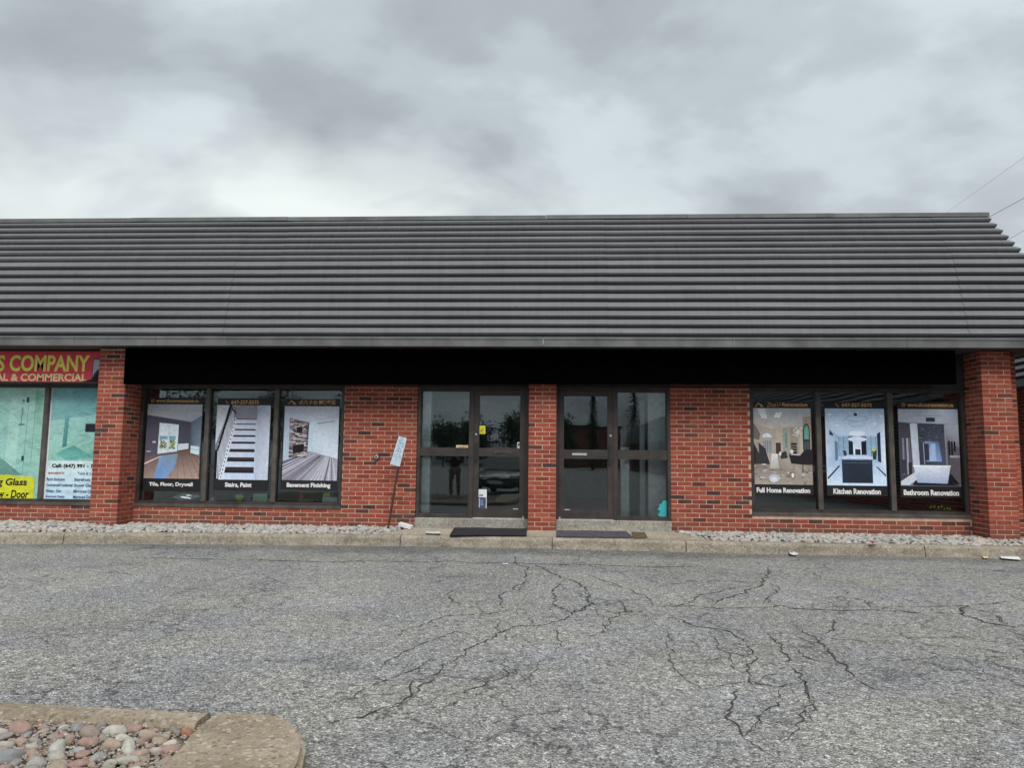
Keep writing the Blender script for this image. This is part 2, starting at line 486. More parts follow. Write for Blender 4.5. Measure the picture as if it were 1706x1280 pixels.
        bump(t, b, tn(t, p, 60.0, 4.0, 0.6), 0.3, 0.004)
        return ma
    M['stone_grey'] = stones('grey_river_stone', [(0, (0.40, 0.39, 0.365)), (0.15, (0.41, 0.395, 0.365)), (0.3, (0.30, 0.305, 0.30)), (0.45, (0.46, 0.465, 0.44)), (0.58, (0.43, 0.405, 0.365)), (0.7, (0.37, 0.355, 0.33)), (0.8, (0.50, 0.42, 0.37)), (0.9, (0.48, 0.465, 0.44))])
    M['stone_mixed'] = stones('mixed_river_stone', [(0, (0.27, 0.215, 0.175)), (0.1, (0.36, 0.34, 0.29)), (0.2, (0.22, 0.20, 0.18)), (0.3, (0.33, 0.245, 0.20)), (0.4, (0.30, 0.305, 0.29)), (0.5, (0.33, 0.26, 0.20)), (0.6, (0.25, 0.225, 0.215)), (0.7, (0.42, 0.41, 0.36)), (0.8, (0.30, 0.20, 0.17)), (0.90, (0.30, 0.135, 0.08)), (0.94, (0.24, 0.245, 0.25))])
build_materials()

# ------------------------------------------------------------------ ground
def ground():
    b = MB()
    b.poly([(-700, -700, 0), (700, -700, 0), (700, 700, 0), (-700, 700, 0)])
    o = tag(b.build('asphalt', M['asphalt']), kind='structure')
    # cracks, traced on the ground and opened up as ragged dark slits
    A, B, Cc = (560, 900, 2.031), (1340, 900, 3.369), (900, 1000, 4.265)
    tr = [
        (A, 1.5, [(-700, 60), (-400, 66), (-150, 72), (0, 75), (150, 72), (260, 76), (400, 73), (480, 80), (600, 78), (700, 82), (850, 85), (1050, 92), (1250, 90)]),
        (A, .9, [(600, 55), (605, 75), (650, 95), (640, 140), (560, 190), (570, 230), (650, 240)]),
        (A, 1.3, [(680, 85), (740, 120), (800, 140), (850, 170), (860, 215), (800, 250), (740, 215), (735, 185), (750, 145)]),
        (A, 2.4, [(860, 215), (770, 270), (700, 285), (600, 300), (545, 320), (480, 360), (400, 400), (330, 455), (280, 480), (250, 530), (190, 555), (100, 590), (0, 615), (-60, 650)]),
        (A, 1.0, [(545, 320), (400, 312), (300, 350), (200, 400), (130, 450)]),
        (A, 1.2, [(1010, 205), (960, 210), (985, 240), (910, 275), (910, 305), (870, 320)]),
        (A, 1.0, [(1080, 228), (1170, 220), (1240, 190), (1330, 165), (1400, 160)]),
        (A, 1.4, [(1080, 228), (1200, 225), (1310, 235), (1500, 225), (1600, 238), (1706, 240)]),
        (A, 1.4, [(1270, 220), (1380, 180), (1440, 150), (1470, 110), (1465, 95)]),
        (A, 1.0, [(1440, 215), (1500, 165), (1470, 150)]),
        (A, .8, [(1090, 165), (1120, 150), (1200, 140), (1330, 140), (1440, 145)]),
        (A, 1.5, [(1130, 260), (1220, 290), (1330, 310), (1400, 350), (1420, 360)]),
        (A, .8, [(1130, 300), (1130, 400), (1160, 450), (1230, 510), (1330, 490), (1400, 480)]),
        (A, .8, [(1270, 310), (1290, 370), (1390, 400), (1415, 380), (1400, 340)]),
        (A, 1.2, [(1415, 390), (1390, 460), (1420, 490), (1500, 500), (1600, 480)]),
        (A, 1.1, [(1475, 320), (1520, 400), (1580, 480), (1600, 570), (1550, 640), (1530, 700)]),
        (A, 1.4, [(1340, 490), (1335, 560), (1320, 610), (1380, 660), (1420, 700), (1500, 740)]),
        (A, 1.1, [(1500, 500), (1505, 570), (1440, 600), (1430, 640), (1390, 660)]),
        (A, .8, [(540, 270), (545, 320)]), (A, .8, [(660, 258), (655, 290)]), (A, .8, [(750, 300), (755, 355), (720, 390)]),
        (A, .7, [(590, 400), (570, 460), (430, 520), (300, 550), (200, 560)]),
        (A, .7, [(690, 400), (650, 470), (640, 500)]),
        (A, .7, [(380, 170), (390, 210), (450, 230), (560, 230)]),
        (A, 1.2, [(860, 215), (900, 225), (960, 210)]),
        (A, .9, [(860, 120), (960, 160), (1050, 190), (1080, 228)]),
        (A, .9, [(880, 230), (940, 250), (1000, 240), (1130, 260)]),
        (A, .7, [(200, 330), (280, 290), (380, 260), (520, 250), (640, 230)]),
        (A, .7, [(-60, 560), (60, 540), (150, 490), (260, 440), (330, 400)]),
        (B, 1.3, [(0, 390), (200, 400), (400, 395), (600, 410), (880, 415)]),
        (B, 1.1, [(400, 395), (500, 375), (700, 378), (920, 372), (1160, 348)]),
        (B, 1.4, [(920, 372), (880, 385), (880, 415), (1000, 460), (1160, 490), (1233, 482)]),
        (B, 1.0, [(920, 375), (1080, 430), (1110, 470)]),
        (B, 2.6, [(0, 510), (60, 560), (120, 630), (220, 710), (300, 775)]),
        (B, 1.1, [(300, 775), (400, 850), (500, 870)]),
        (B, 1.2, [(180, 440), (160, 520), (80, 540)]),
        (B, .9, [(0, 345), (200, 320), (330, 340), (400, 390)]),
        (B, 1.0, [(5, 780), (20, 830), (30, 950), (20, 1000)]),
        (B, 1.0, [(760, 162), (900, 165), (1100, 175), (1233, 172)]),
        (Cc, 2.0, [(450, 160), (465, 225), (400, 245)]), (Cc, 2.2, [(465, 225), (530, 215)]),
        (Cc, .8, [(760, 560), (800, 620), (810, 700)]),
        (Cc, 1.0, [(1290, 600), (1480, 590), (1570, 600), (1640, 630), (1706, 630)]),
        (Cc, 1.0, [(1700, 790), (1570, 815), (1560, 880), (1440, 960)]),
        (Cc, .8, [(1120, 1010), (1150, 1100), (1230, 1130)]),
    ]
    rng = random.Random(3)
    def ribbon(pts, wd, name='crack'):
        q = []
        for a, c in zip(pts, pts[1:]):
            n = max(2, int((c-a).length/0.035))
            for k in range(n):
                q.append(a.lerp(c, k/n))
        q.append(pts[-1])
        if len(q) < 3:
            return
        off = rng.random()*100
        for k, p in enumerate(q):
            j = mnoise.noise(Vector((p.x*5, p.y*5, off)))*0.05 + mnoise.noise(Vector((p.x*17, p.y*17, off)))*0.035
            j2 = mnoise.noise(Vector((p.x*5, p.y*5, off+50)))*0.05 + mnoise.noise(Vector((p.x*17, p.y*17, off+50)))*0.035
            p.x += j
            p.y += j2
        b = MB()
        L = []
        for k, p in enumerate(q):
            d = (q[min(len(q)-1, k+1)]-q[max(0, k-1)])
            d.z = 0
            d.normalize()
            nn = Vector((-d.y, d.x, 0))
            e = min(1.0, 0.25+min(k, len(q)-1-k)*0.15)
            h = wd*0.01*e*max(.42, min(1.0, (p-CAM).length/9.5))*(0.16+0.85*abs(mnoise.noise(Vector((p.x*9, p.y*9, off+9))))+0.75*rng.random()**2)*0.60
            L.append((p+nn*h, p-nn*h))
        base = len(b.v)
        for a, c in L:
            b.v += [(a.x, a.y, 0.004), (c.x, c.y, 0.004)]
        for k in range(len(L)-1):
            b.f.append((2*k, 2*k+1, 2*k+3, 2*k+2))
            b.c.append(None)
        b.build(name, M['crack'], o)
    for (ox, oy, s), wd, pts in tr:
        P = [hz(ox+x/s, oy+y/s) for x, y in pts]
        ribbon(P, wd*1.05 if wd > 1.6 else max(1.5, wd*1.7))
        # side shoots
        for p in P[1:-1]:
            if rng.random() < 0.7:
                an = rng.random()*6.28
                c = p.copy()
                side = [c.copy()]
                for k in range(rng.randint(1, 3)):
                    an += rng.uniform(-.6, .6)
                    c = c+Vector((math.cos(an), math.sin(an), 0))*rng.uniform(.08, .28)
                    side.append(c.copy())
                ribbon(side, max(1.1, wd*.8))
    return o
GROUND = ground()

# ------------------------------------------------------------------ kerb in front of the shops
KP = [(-17, -2.6), (-12, -2.0), (-9, -1.62), (-7.84, -1.46), (-6.97, -1.335), (-5.37, -1.13), (-3.1, -.965), (-1.9, -.905), (-.5, -.89), (.6, -.95), (1.66, -1.035), (2.8, -1.095), (4.05, -1.11), (5.66, -1.12), (8.2, -1.14)]
def ky(x):
    for (a, ya), (b, yb) in zip(KP, KP[1:]):
        if a <= x <= b:
            return ya+(yb-ya)*(x-a)/(b-a)
    return KP[0][1] if x < KP[0][0] else KP[-1][1]
KT = 0.150
def kerb():
    root = tag(empty('kerb', (0, -1, 0)), kind='structure')
    cuts = [-17, -12.9, hy(108, 900, -1.3).x, hy(667, 900, -.9).x, hy(920, 900, -.9).x, hy(1143, 905, -1.04).x, 5.2, 8.2]
    for a, c in zip(cuts, cuts[1:]):
        b = MB()
        n = max(3, int((c-a)/0.12))
        xs = [a+0.006+(c-a-0.012)*k/n for k in range(n+1)]
        P = [(-.001, 0.0), (0.006, .05), (0.012, KT-.035), (0.022, KT-.012), (0.045, KT), (0.20, KT+.002), (0.205, -.05)]
        for x in xs:
            for dy, z in P:
                j = mnoise.noise(Vector((x*6, dy*30, z*30)))*0.006
                b.v.append((x, ky(x)+dy+j*(z < KT), z+(j*.8 if z > .1 else 0)))
        m_ = len(P)
        for k in range(n):
            for j in range(m_-1):
                b.f.append((k*m_+j, (k+1)*m_+j, (k+1)*m_+j+1, k*m_+j+1))
                b.c.append(None)
        for k in (0, n):
            b.f.append(tuple(k*m_+j for j in range(m_)))
            b.c.append(None)
        b.build('kerb_stone', M['kerb'], root, smooth=False)
    return root
kerb()

# slab in front of the two doors, flush with the kerb
def slab_z(y):
    return .158+.032*max(0, min(1, (y+.72)/.6))
def slab():
    b = MB()
    xl, xr = -2.14, 1.92
    top = [(xl-.36, ky(-2.4)+.205), (-1.2, ky(-1.2)+.205), (-.1, ky(-.1)+.205), (1.0, ky(1.)+.205), (xr+.36, ky(2.2)+.205), (xr+.02, -.12), (xr+.02, .2), (xl-.02, .2), (xl-.02, -.12)]
    z = KT+.012
    n = len(top)
    b.v = [(x, y, slab_z(y)) for x, y in top]+[(x, y, -.05) for x, y in top]
    b.f = [tuple(range(n))]+[(k, k+n, (k+1) % n+n, (k+1) % n) for k in range(n)]
    b.c = [None]*len(b.f)
    return tag(b.build('entrance_slab', M['slab']), kind='structure')
slab()

# ------------------------------------------------------------------ stones
def stone_mesh(name, seed, sub=2, mat=None, sq=(1, .8, .55)):
    import bmesh
    bm = bmesh.new()
    bmesh.ops.create_icosphere(bm, subdivisions=sub, radius=1.0)
    r = random.Random(seed)
    of = Vector((r.random()*50, r.random()*50, r.random()*50))
    cuts = [Vector((r.uniform(-1, 1), r.uniform(-1, 1), r.uniform(-.6, 1))).normalized() for _ in range(5)]
    for v in bm.verts:
        c = v.co.copy()
        k = 1+0.22*mnoise.noise(c*1.1+of)
        for n in cuts:
            d = c.dot(n)
            if d > .72:
                k *= .72/d*.6+.4
        v.co = Vector((c.x*sq[0], c.y*sq[1], c.z*sq[2]))*k
    me = bpy.data.meshes.new(name)
    bm.to_mesh(me)
    bm.free()
    me.polygons.foreach_set('use_smooth', [True]*len(me.polygons))
    if mat:
        me.materials.append(mat)
    return me

def put_stones(spots, meshes, parent, mat, keep=300):
    "spots: (x,y,z,size,key) - the keep largest-looking ones are objects, the rest one heap"
    spots = sorted(spots, key=lambda s: -s[4])
    r = random.Random(11)
    def xf(s):
        return Matrix.Translation(s[:3]) @ Matrix.Rotation(r.random()*6.28, 4, 'Z') @ Matrix.Rotation(r.uniform(-.35, .35), 4, 'X') @ Matrix.Rotation(r.uniform(-.35, .35), 4, 'Y') @ Matrix.Diagonal((s[3]*r.uniform(.85, 1.25), s[3]*r.uniform(.8, 1.1), s[3]*r.uniform(.8, 1.2), 1))
    for s in spots[:keep]:
        o = link('stone', r.choice(meshes), parent)
        o.matrix_basis = xf(s)
    rest = spots[keep:]
    if rest:
        V, Fc, T = [], [], []
        arr = []
        for me in meshes:
            v = np.array([x.co for x in me.vertices])
            f_ = np.array([p.vertices[:] for p in me.polygons])
            arr.append((v, f_))
        base = 0
        for s in rest:
            v, f_ = r.choice(arr)
            mt = np.array(xf(s))
            vv = v @ mt[:3, :3].T+mt[:3, 3]
            V.append(vv)
            Fc.append(f_+base)
            T += [r.random()]*len(vv)
            base += len(vv)
        V = np.concatenate(V)
        Fc = np.concatenate(Fc)
        me = bpy.data.meshes.new('small_stones')
        me.from_pydata(V.tolist(), [], Fc.tolist())
        at = me.attributes.new('tone', 'FLOAT', 'POINT')
        at.data.foreach_set('value', T)
        me.polygons.foreach_set('use_smooth', [True]*len(me.polygons))
        me.materials.append(mat)
        tag(link('small_stones', me, parent), kind='stuff')

def wall_beds():
    meshes = [stone_mesh('stone', 100+k, 2, M['stone_grey']) for k in range(14)]
    r = random.Random(5)
    def bed(x0, x1, cut):
        def back(x):
            return -.015
        b = MB()
        n = 24
        for k in range(n+1):
            x = x0+(x1-x0)*k/n
            b.v += [(x, ky(x)+.20, KT-.045), (x, .02, KT-.01)]
        for k in range(n):
            b.f.append((2*k, 2*k+2, 2*k+3, 2*k+1))
            b.c.append(None)
        o = tag(b.build('stone_bed', M['soil']), kind='structure')
        sp = []
        y_ = -1.5
        step = .062
        yy = -1.45
        while yy < -.02:
            xx = x0+r.random()*step
            while xx < x1:
                x = xx+r.uniform(-.03, .03)
                y = yy+r.uniform(-.03, .03)
                if ky(x)+.225 < y < -.02 and not cut(x, y):
                    s = min(.078, max(.028, r.lognormvariate(math.log(.043), .28)))
                    hgt = KT-.025+.035*min(1, (y-ky(x)-.2)/.4)+r.uniform(0, .03)
                    sp.append((x, y, hgt, s, s*(1 if hgt > KT-.01 else .7)*(1 if -8.2 < x < 7.3 else .1)))
                xx += step*r.uniform(.9, 1.3)
            yy += step*.95
        return o, sp
    def pier_cut(x, y):
        return (-7.24 < x < -6.74 and y > -.47) or (6.44 < x < 6.93 and y > -.47) or (6.88 < x < 7.14 and y > -.22)
    o1, s1 = bed(-9.6, -2.14, lambda x, y: pier_cut(x, y) or (x > -2.5 and y < ky(x)+.2+(x+2.5)*2.2+.04))
    put_stones(s1, meshes, o1, M['stone_grey'], 170)
    o2, s2 = bed(1.94, 8.0, lambda x, y: pier_cut(x, y) or (x < 2.28 and y < ky(x)+.2+(2.28-x)*2.2+.04))
    put_stones(s2, meshes, o2, M['stone_grey'], 130)
wall_beds()

# ------------------------------------------------------------------ planted island in the foreground
def island():
    zt = .09
    root = tag(empty('traffic_island', (-2.5, -9, 0)), kind='structure')
    # straight kerb run
    b = MB()
    n = 60
    P = [(0.002, 0), (0.0, zt-.03), (.012, zt-.008), (.03, zt), (.135, zt-.004), (.150, zt-.03), (.152, -.02)]
    A, B2 = Vector((-9.0, -7.70)), Vector((-1.605, -8.125))
    dr = (B2-A).normalized()
    nr = Vector((dr.y, -dr.x))
    for k in range(n+1):
        q = A.lerp(B2, k/n)
        for d, z in P:
            j = mnoise.noise(Vector((q.x*7, d*40, z*30)))*.008
            e = q+nr*(d+j)
            b.v.append((e.x, e.y, z+j*.5*(z > .05)))
    m_ = len(P)
    for k in range(n):
        for j in range(m_-1):
            b.f.append((k*m_+j, k*m_+j+1, (k+1)*m_+j+1, (k+1)*m_+j))
            b.c.append(None)
    for k in (0, n):
        b.f.append(tuple(k*m_+j for j in range(m_)))
        b.c.append(None)
    b.build('kerb_stone', M['island'], root)
    # rounded concrete nose
    import bmesh
    out = [(-1.585, -8.14), (-1.45, -8.13), (-1.33, -8.135), (-1.22, -8.175), (-1.13, -8.28), (-1.06, -8.40), (-1.01, -8.53), (-.97, -8.68), (-.945, -8.9), (-.93, -9.3), (-.92, -10), (-.92, -13),
           (-1.6, -13), (-1.58, -10), (-1.55, -9.2), (-1.535, -8.76), (-1.55, -8.52), (-1.575, -8.36), (-1.59, -8.22)]
    bm = bmesh.new()
    vs = [bm.verts.new((x, y, zt+.004)) for x, y in out]
    fc = bm.faces.new(vs)
    if fc.normal.z < 0:
        fc.normal_flip()
    ex = bmesh.ops.extrude_face_region(bm, geom=[fc])
    for v in ex['geom']:
        if isinstance(v, bmesh.types.BMVert):
            v.co.z = -.02
    bmesh.ops.recalc_face_normals(bm, faces=bm.faces)
    bmesh.ops.bevel(bm, geom=[e for e in bm.edges if all(v.co.z > .05 for v in e.verts)], offset=.022, segments=3, affect='EDGES')
    bmesh.ops.triangulate(bm, faces=[f_ for f_ in bm.faces if len(f_.verts) > 4])
    bmesh.ops.subdivide_edges(bm, edges=[e for e in bm.edges if e.calc_length() > .1], cuts=3, use_grid_fill=True)
    for v in bm.verts:
        if v.co.z > .03:
            v.co.z += mnoise.noise(v.co*5)*.010
            v.co.x += mnoise.noise(v.co*9+Vector((3, 3, 3)))*.010
    me = bpy.data.meshes.new('concrete_nose')
    bm.to_mesh(me)
    bm.free()
    me.materials.append(M['island'])
    link('concrete_nose', me, root)
    # bed of cobbles
    b = MB()
    b.poly([(-9, -8.0, .045), (-1.5, -8.24, .045), (-1.5, -13, .045), (-9, -13, .045)])
    b.build('bed_soil', M['soil'], root)
    meshes = [stone_mesh('cobble', 300+k, 3, M['stone_mixed'], (1, .74, .55)) for k in range(14)]
    r = random.Random(21)
    sp, pl = [], []
    tries = 0
    while tries < 16000 and len(sp) < 620:
        tries += 1
        x = r.uniform(-3.6, -1.56)
        y = r.uniform(-9.6, -8.20)
        q = A+dr*((Vector((x, y))-A).dot(dr))
        s = min(.062, max(.022, r.lognormvariate(math.log(.040), .28))) if tries < 6000 else r.uniform(.014, .026)
        if (Vector((x, y))-q).dot(nr) < .155+s*.9:
            continue
        lim = -1.555 if y < -8.5 else -1.60
        if x > lim-s*.8+(.03 if r.random() < .3 else 0):
            continue
        if any((x-a)**2+(y-c)**2 < ((s+e)*.80)**2 for a, c, e in pl):
            continue
        pl.append((x, y, s))
        vis = 1.0 if y > -8.85 and x > -2.8 else .2
        sp.append((x, y, .050+s*.22, s, s*vis))
    put_stones(sp, meshes, root, M['stone_mixed'], 230)
    # fine pebbles between the cobbles
    pm = [stone_mesh('pebble', 500+k, 1, M['stone_mixed']) for k in range(6)]
    V, Fc, T = [], [], []
    base = 0
    arr = [(np.array([x.co for x in me.vertices]), np.array([p.vertices[:] for p in me.polygons])) for me in pm]
    for k in range(5200):
        x, y = r.uniform(-3.0, -1.53), r.uniform(-9.1, -8.22)
        s = r.uniform(.004, .011)
        v, f_ = r.choice(arr)
        V.append(v*s+np.array([x, y, .052+r.random()*.012]))
        Fc.append(f_+base)
        T += [r.random()]*len(v)
        base += len(v)
    me = bpy.data.meshes.new('pebbles')
    me.from_pydata(np.concatenate(V).tolist(), [], np.concatenate(Fc).tolist())
    me.attributes.new('tone', 'FLOAT', 'POINT').data.foreach_set('value', T)
    me.materials.append(M['stone_mixed'])
    tag(link('pebbles', me, root), kind='stuff')
island()

# ------------------------------------------------------------------ the shop building
BL, BH, JT = 0.222, 0.0695, 0.0115
SHOP = empty('strip_mall_building', (-.12, 0, 0), 'long single storey brick shop building with grey corrugated metal mansard roof', 'building')
_bm = {}
def brick_mesh(l, d):
    k = (round(l, 3), round(d, 3))
    if k not in _bm:
        b = MB()
        c = .0022
        h = (BH-JT)/2
        # front face slightly arrised so that each brick catches its own edge
        x, y0, y1 = l/2, 0.0, d
        b.v = [(-x, y0+c, -h), (x, y0+c, -h), (x, y0+c, h), (-x, y0+c, h), (-x+c, y0, -h+c), (x-c, y0, -h+c), (x-c, y0, h-c), (-x+c, y0, h-c), (-x, y1, -h), (x, y1, -h), (x, y1, h), (-x, y1, h)]
        b.f = [(4, 5, 6, 7), (0, 1, 5, 4), (1, 2, 6, 5), (2, 3, 7, 6), (3, 0, 4, 7), (0, 8, 9, 1), (1, 9, 10, 2), (2, 10, 11, 3), (3, 11, 8, 0), (8, 11, 10, 9)]
        b.c = [None]*len(b.f)
        _bm[k] = b.mesh('brick', M['brick'])
    return _bm[k]
_br = random.Random(77)
def brick(parent, xa, xb, y, zc, d=.10, rz=0.0, at=None):
    "a brick whose face spans xa..xb at depth y (or, with rz, stands at the point at)"
    l = xb-xa
    if l < .03:
        return
    o = link('brick', brick_mesh(l, d), parent)
    if at is None:
        o.location = ((xa+xb)/2, y+_br.uniform(-.0018, .0018), zc+_br.uniform(-.0008, .0008))
    else:
        o.location = at
    o.rotation_euler = (0, 0, rz+_br.uniform(-.003, .003))
    return o
def course_wall(parent, spans, zrow, joint, y):
    "running bond: spans(z) -> (x0, x1); zrow = centre of one course; joint = x of a head joint in that course"
    for n in range(-9, 40):
        zc = zrow-n*BH
        sp = spans(zc)
        if sp is None:
            continue
        x0, x1 = sp
        j = joint+(BL/2 if n % 2 else 0)
        k = math.floor((x0-j)/BL)
        while True:
            a = j+k*BL+JT/2
            c = j+(k+1)*BL-JT/2
            if a >= x1:
                break
            brick(parent, max(a, x0), min(c, x1), y, zc)
            k += 1

PX = dict(LP=(-7.214, -6.767), MP=(-.334, .100), RP=(6.468, 6.900))
WIN_Z0 = .455                 # under side of the window sills
def walls():
    def wall(x0, x1, zrow, joint, spans):
        b = MB()
        for (a, c, z0, z1) in spans:
            b.box(a, c, .004, .10, z0, z1)
        o = b.build('brick_wall', M['mortar'], SHOP)
        def sp(z):
            r = [(a, c) for (a, c, z0, z1) in spans if z0-.02 <= z <= z1-.02]
            return (min(q[0] for q in r), max(q[1] for q in r)) if r else None
        course_wall(o, sp, zrow, joint, 0.0)
        return o
    wall(0, 0, 2.3756, -3.109, [(-3.336, -2.14, .10, 2.56), (-6.764, -3.337, .10, WIN_Z0)])
    wall(0, 0, 2.3867, 2.1177, [(1.905, 3.150, .10, 2.56), (3.151, 6.465, .10, WIN_Z0)])
    wall(0, 0, 2.3756, -7.6, [(-10.9, -7.217, .10, WIN_Z0)])
    def pier(x0, x1, yf, yb, z0, z1, zrow, odd, right=True, left=True):
        b = MB()
        b.box(x0+.004, x1-.004, yf+.004, yb, z0, z1)
        o = b.build('brick_pier', M['mortar'], SHOP)
        xm = (x0+x1)/2
        n = int((z1-zrow)/BH)+1
        while zrow+n*BH > z1-BH/2+.012:
            n -= 1
        while True:
            zc = zrow+n*BH
            if zc < z0+BH/2-.015:
                break
            if (n+odd) % 2:       # two stretchers, their ends show as headers on the sides
                brick(o, x0, xm-JT/2, yf, zc)
                brick(o, xm+JT/2, x1, yf, zc)
                s = yf+.10+JT
            else:                 # a stretcher between the headers of the side bricks
                brick(o, x0+.10+JT, x1-.10-JT, yf, zc)
                s = yf
            while s < yb-.04:
                e = min(s+BL-JT, yb)
                if right:
                    brick(o, 0, e-s, 0, 0, .10, R(90), (x1+_br.uniform(-.001, .001), (s+e)/2, zc))
                if left:
                    brick(o, 0, e-s, 0, 0, .10, R(-90), (x0+_br.uniform(-.001, .001), (s+e)/2, zc))
                s = e+JT
            n -= 1
        return o
    pier(*PX['LP'], -.44, .10, .12, 2.975, 2.923, 1)
    pier(*PX['MP'], -.265, .10, .14, 2.60, 2.378, 0)
    pier(*PX['RP'], -.44, .10, .10, 2.975, 2.867-BH, 0)
    # end return of the front wall beside the corner pier
    b = MB()
    b.box(6.903, 7.113, -.193, .10, .08, 2.97)
    o = b.build('brick_pier', M['mortar'], SHOP)
    n = -2
    while 2.81-n*BH > .12:
        zc = 2.81-n*BH
        if n % 2:
            brick(o, 6.905, 7.117, -.197, zc)
        else:
            brick(o, 6.905, 7.01, -.197, zc)
            brick(o, 7.022, 7.117, -.197, zc)
        n += 1
walls()

# ---- shop windows
GY = .085                     # depth of the glazing
def frame_rect(b, x0, x1, z0, z1, w, y0, y1, wb=None):
    wb = w if wb is None else wb
    b.box(x0, x0+w, y0, y1, z0, z1)
    b.box(x1-w, x1, y0, y1, z0, z1)
    b.box(x0+w, x1-w, y0, y1, z1-w, z1)
    b.box(x0+w, x1-w, y0, y1, z0, z0+wb)
def pane(parent, x0, x1, z0, z1, y=GY):
    b = MB()
    b.box(x0, x1, y-.003, y+.003, z0, z1)
    return b.build('pane', M['glass'], parent)
WZ1 = 2.445
def window(x0, x1, mull, z0=WIN_Z0, z1=WZ1):
    b = MB()
    fw = .055
    frame_rect(b, x0, x1, z0+.05, z1, fw, .035, .135, .045)
    o = b.build('window_frame', M['bronze'], SHOP)
    b = MB()
    b.box(x0, x1, -.012, .125, z0, z0+.012)
    b.box(x0, x1, .004, .125, z0+.0125, z0+.0495)
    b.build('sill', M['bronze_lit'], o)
    ed = [x0+fw]
    for mx in mull:
        b = MB()
        b.box(mx-.036, mx+.036, .020, .135, z0+.0955, z1-fw-.0005)
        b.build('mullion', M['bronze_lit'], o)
        ed += [mx-.03, mx+.03]
    ed.append(x1-fw)
    for a, c in zip(ed[::2], ed[1::2]):
        pane(o, a-.004, c+.004, z0+.09, z1-fw+.004)
    # ledge inside, level with the sill
    b = MB()
    b.box(x0+.02, x1-.02, .14, .62, z0-.02, LEDGE)
    b.build('inner_ledge', M['room'], o)
    return o
LEDGE = .535
lm1, lm2 = hy(343, 745, .03).x, hy(458, 745, .03).x
rm1, rm2 = hy(1365, 750, .03).x, hy(1486, 750, .03).x
window(-6.764, -3.340, (lm1, lm2))
window(3.155, 6.465, (rm1, rm2))
window(-10.85, -7.217, (-9.55, hy(72, 745, .03).x))

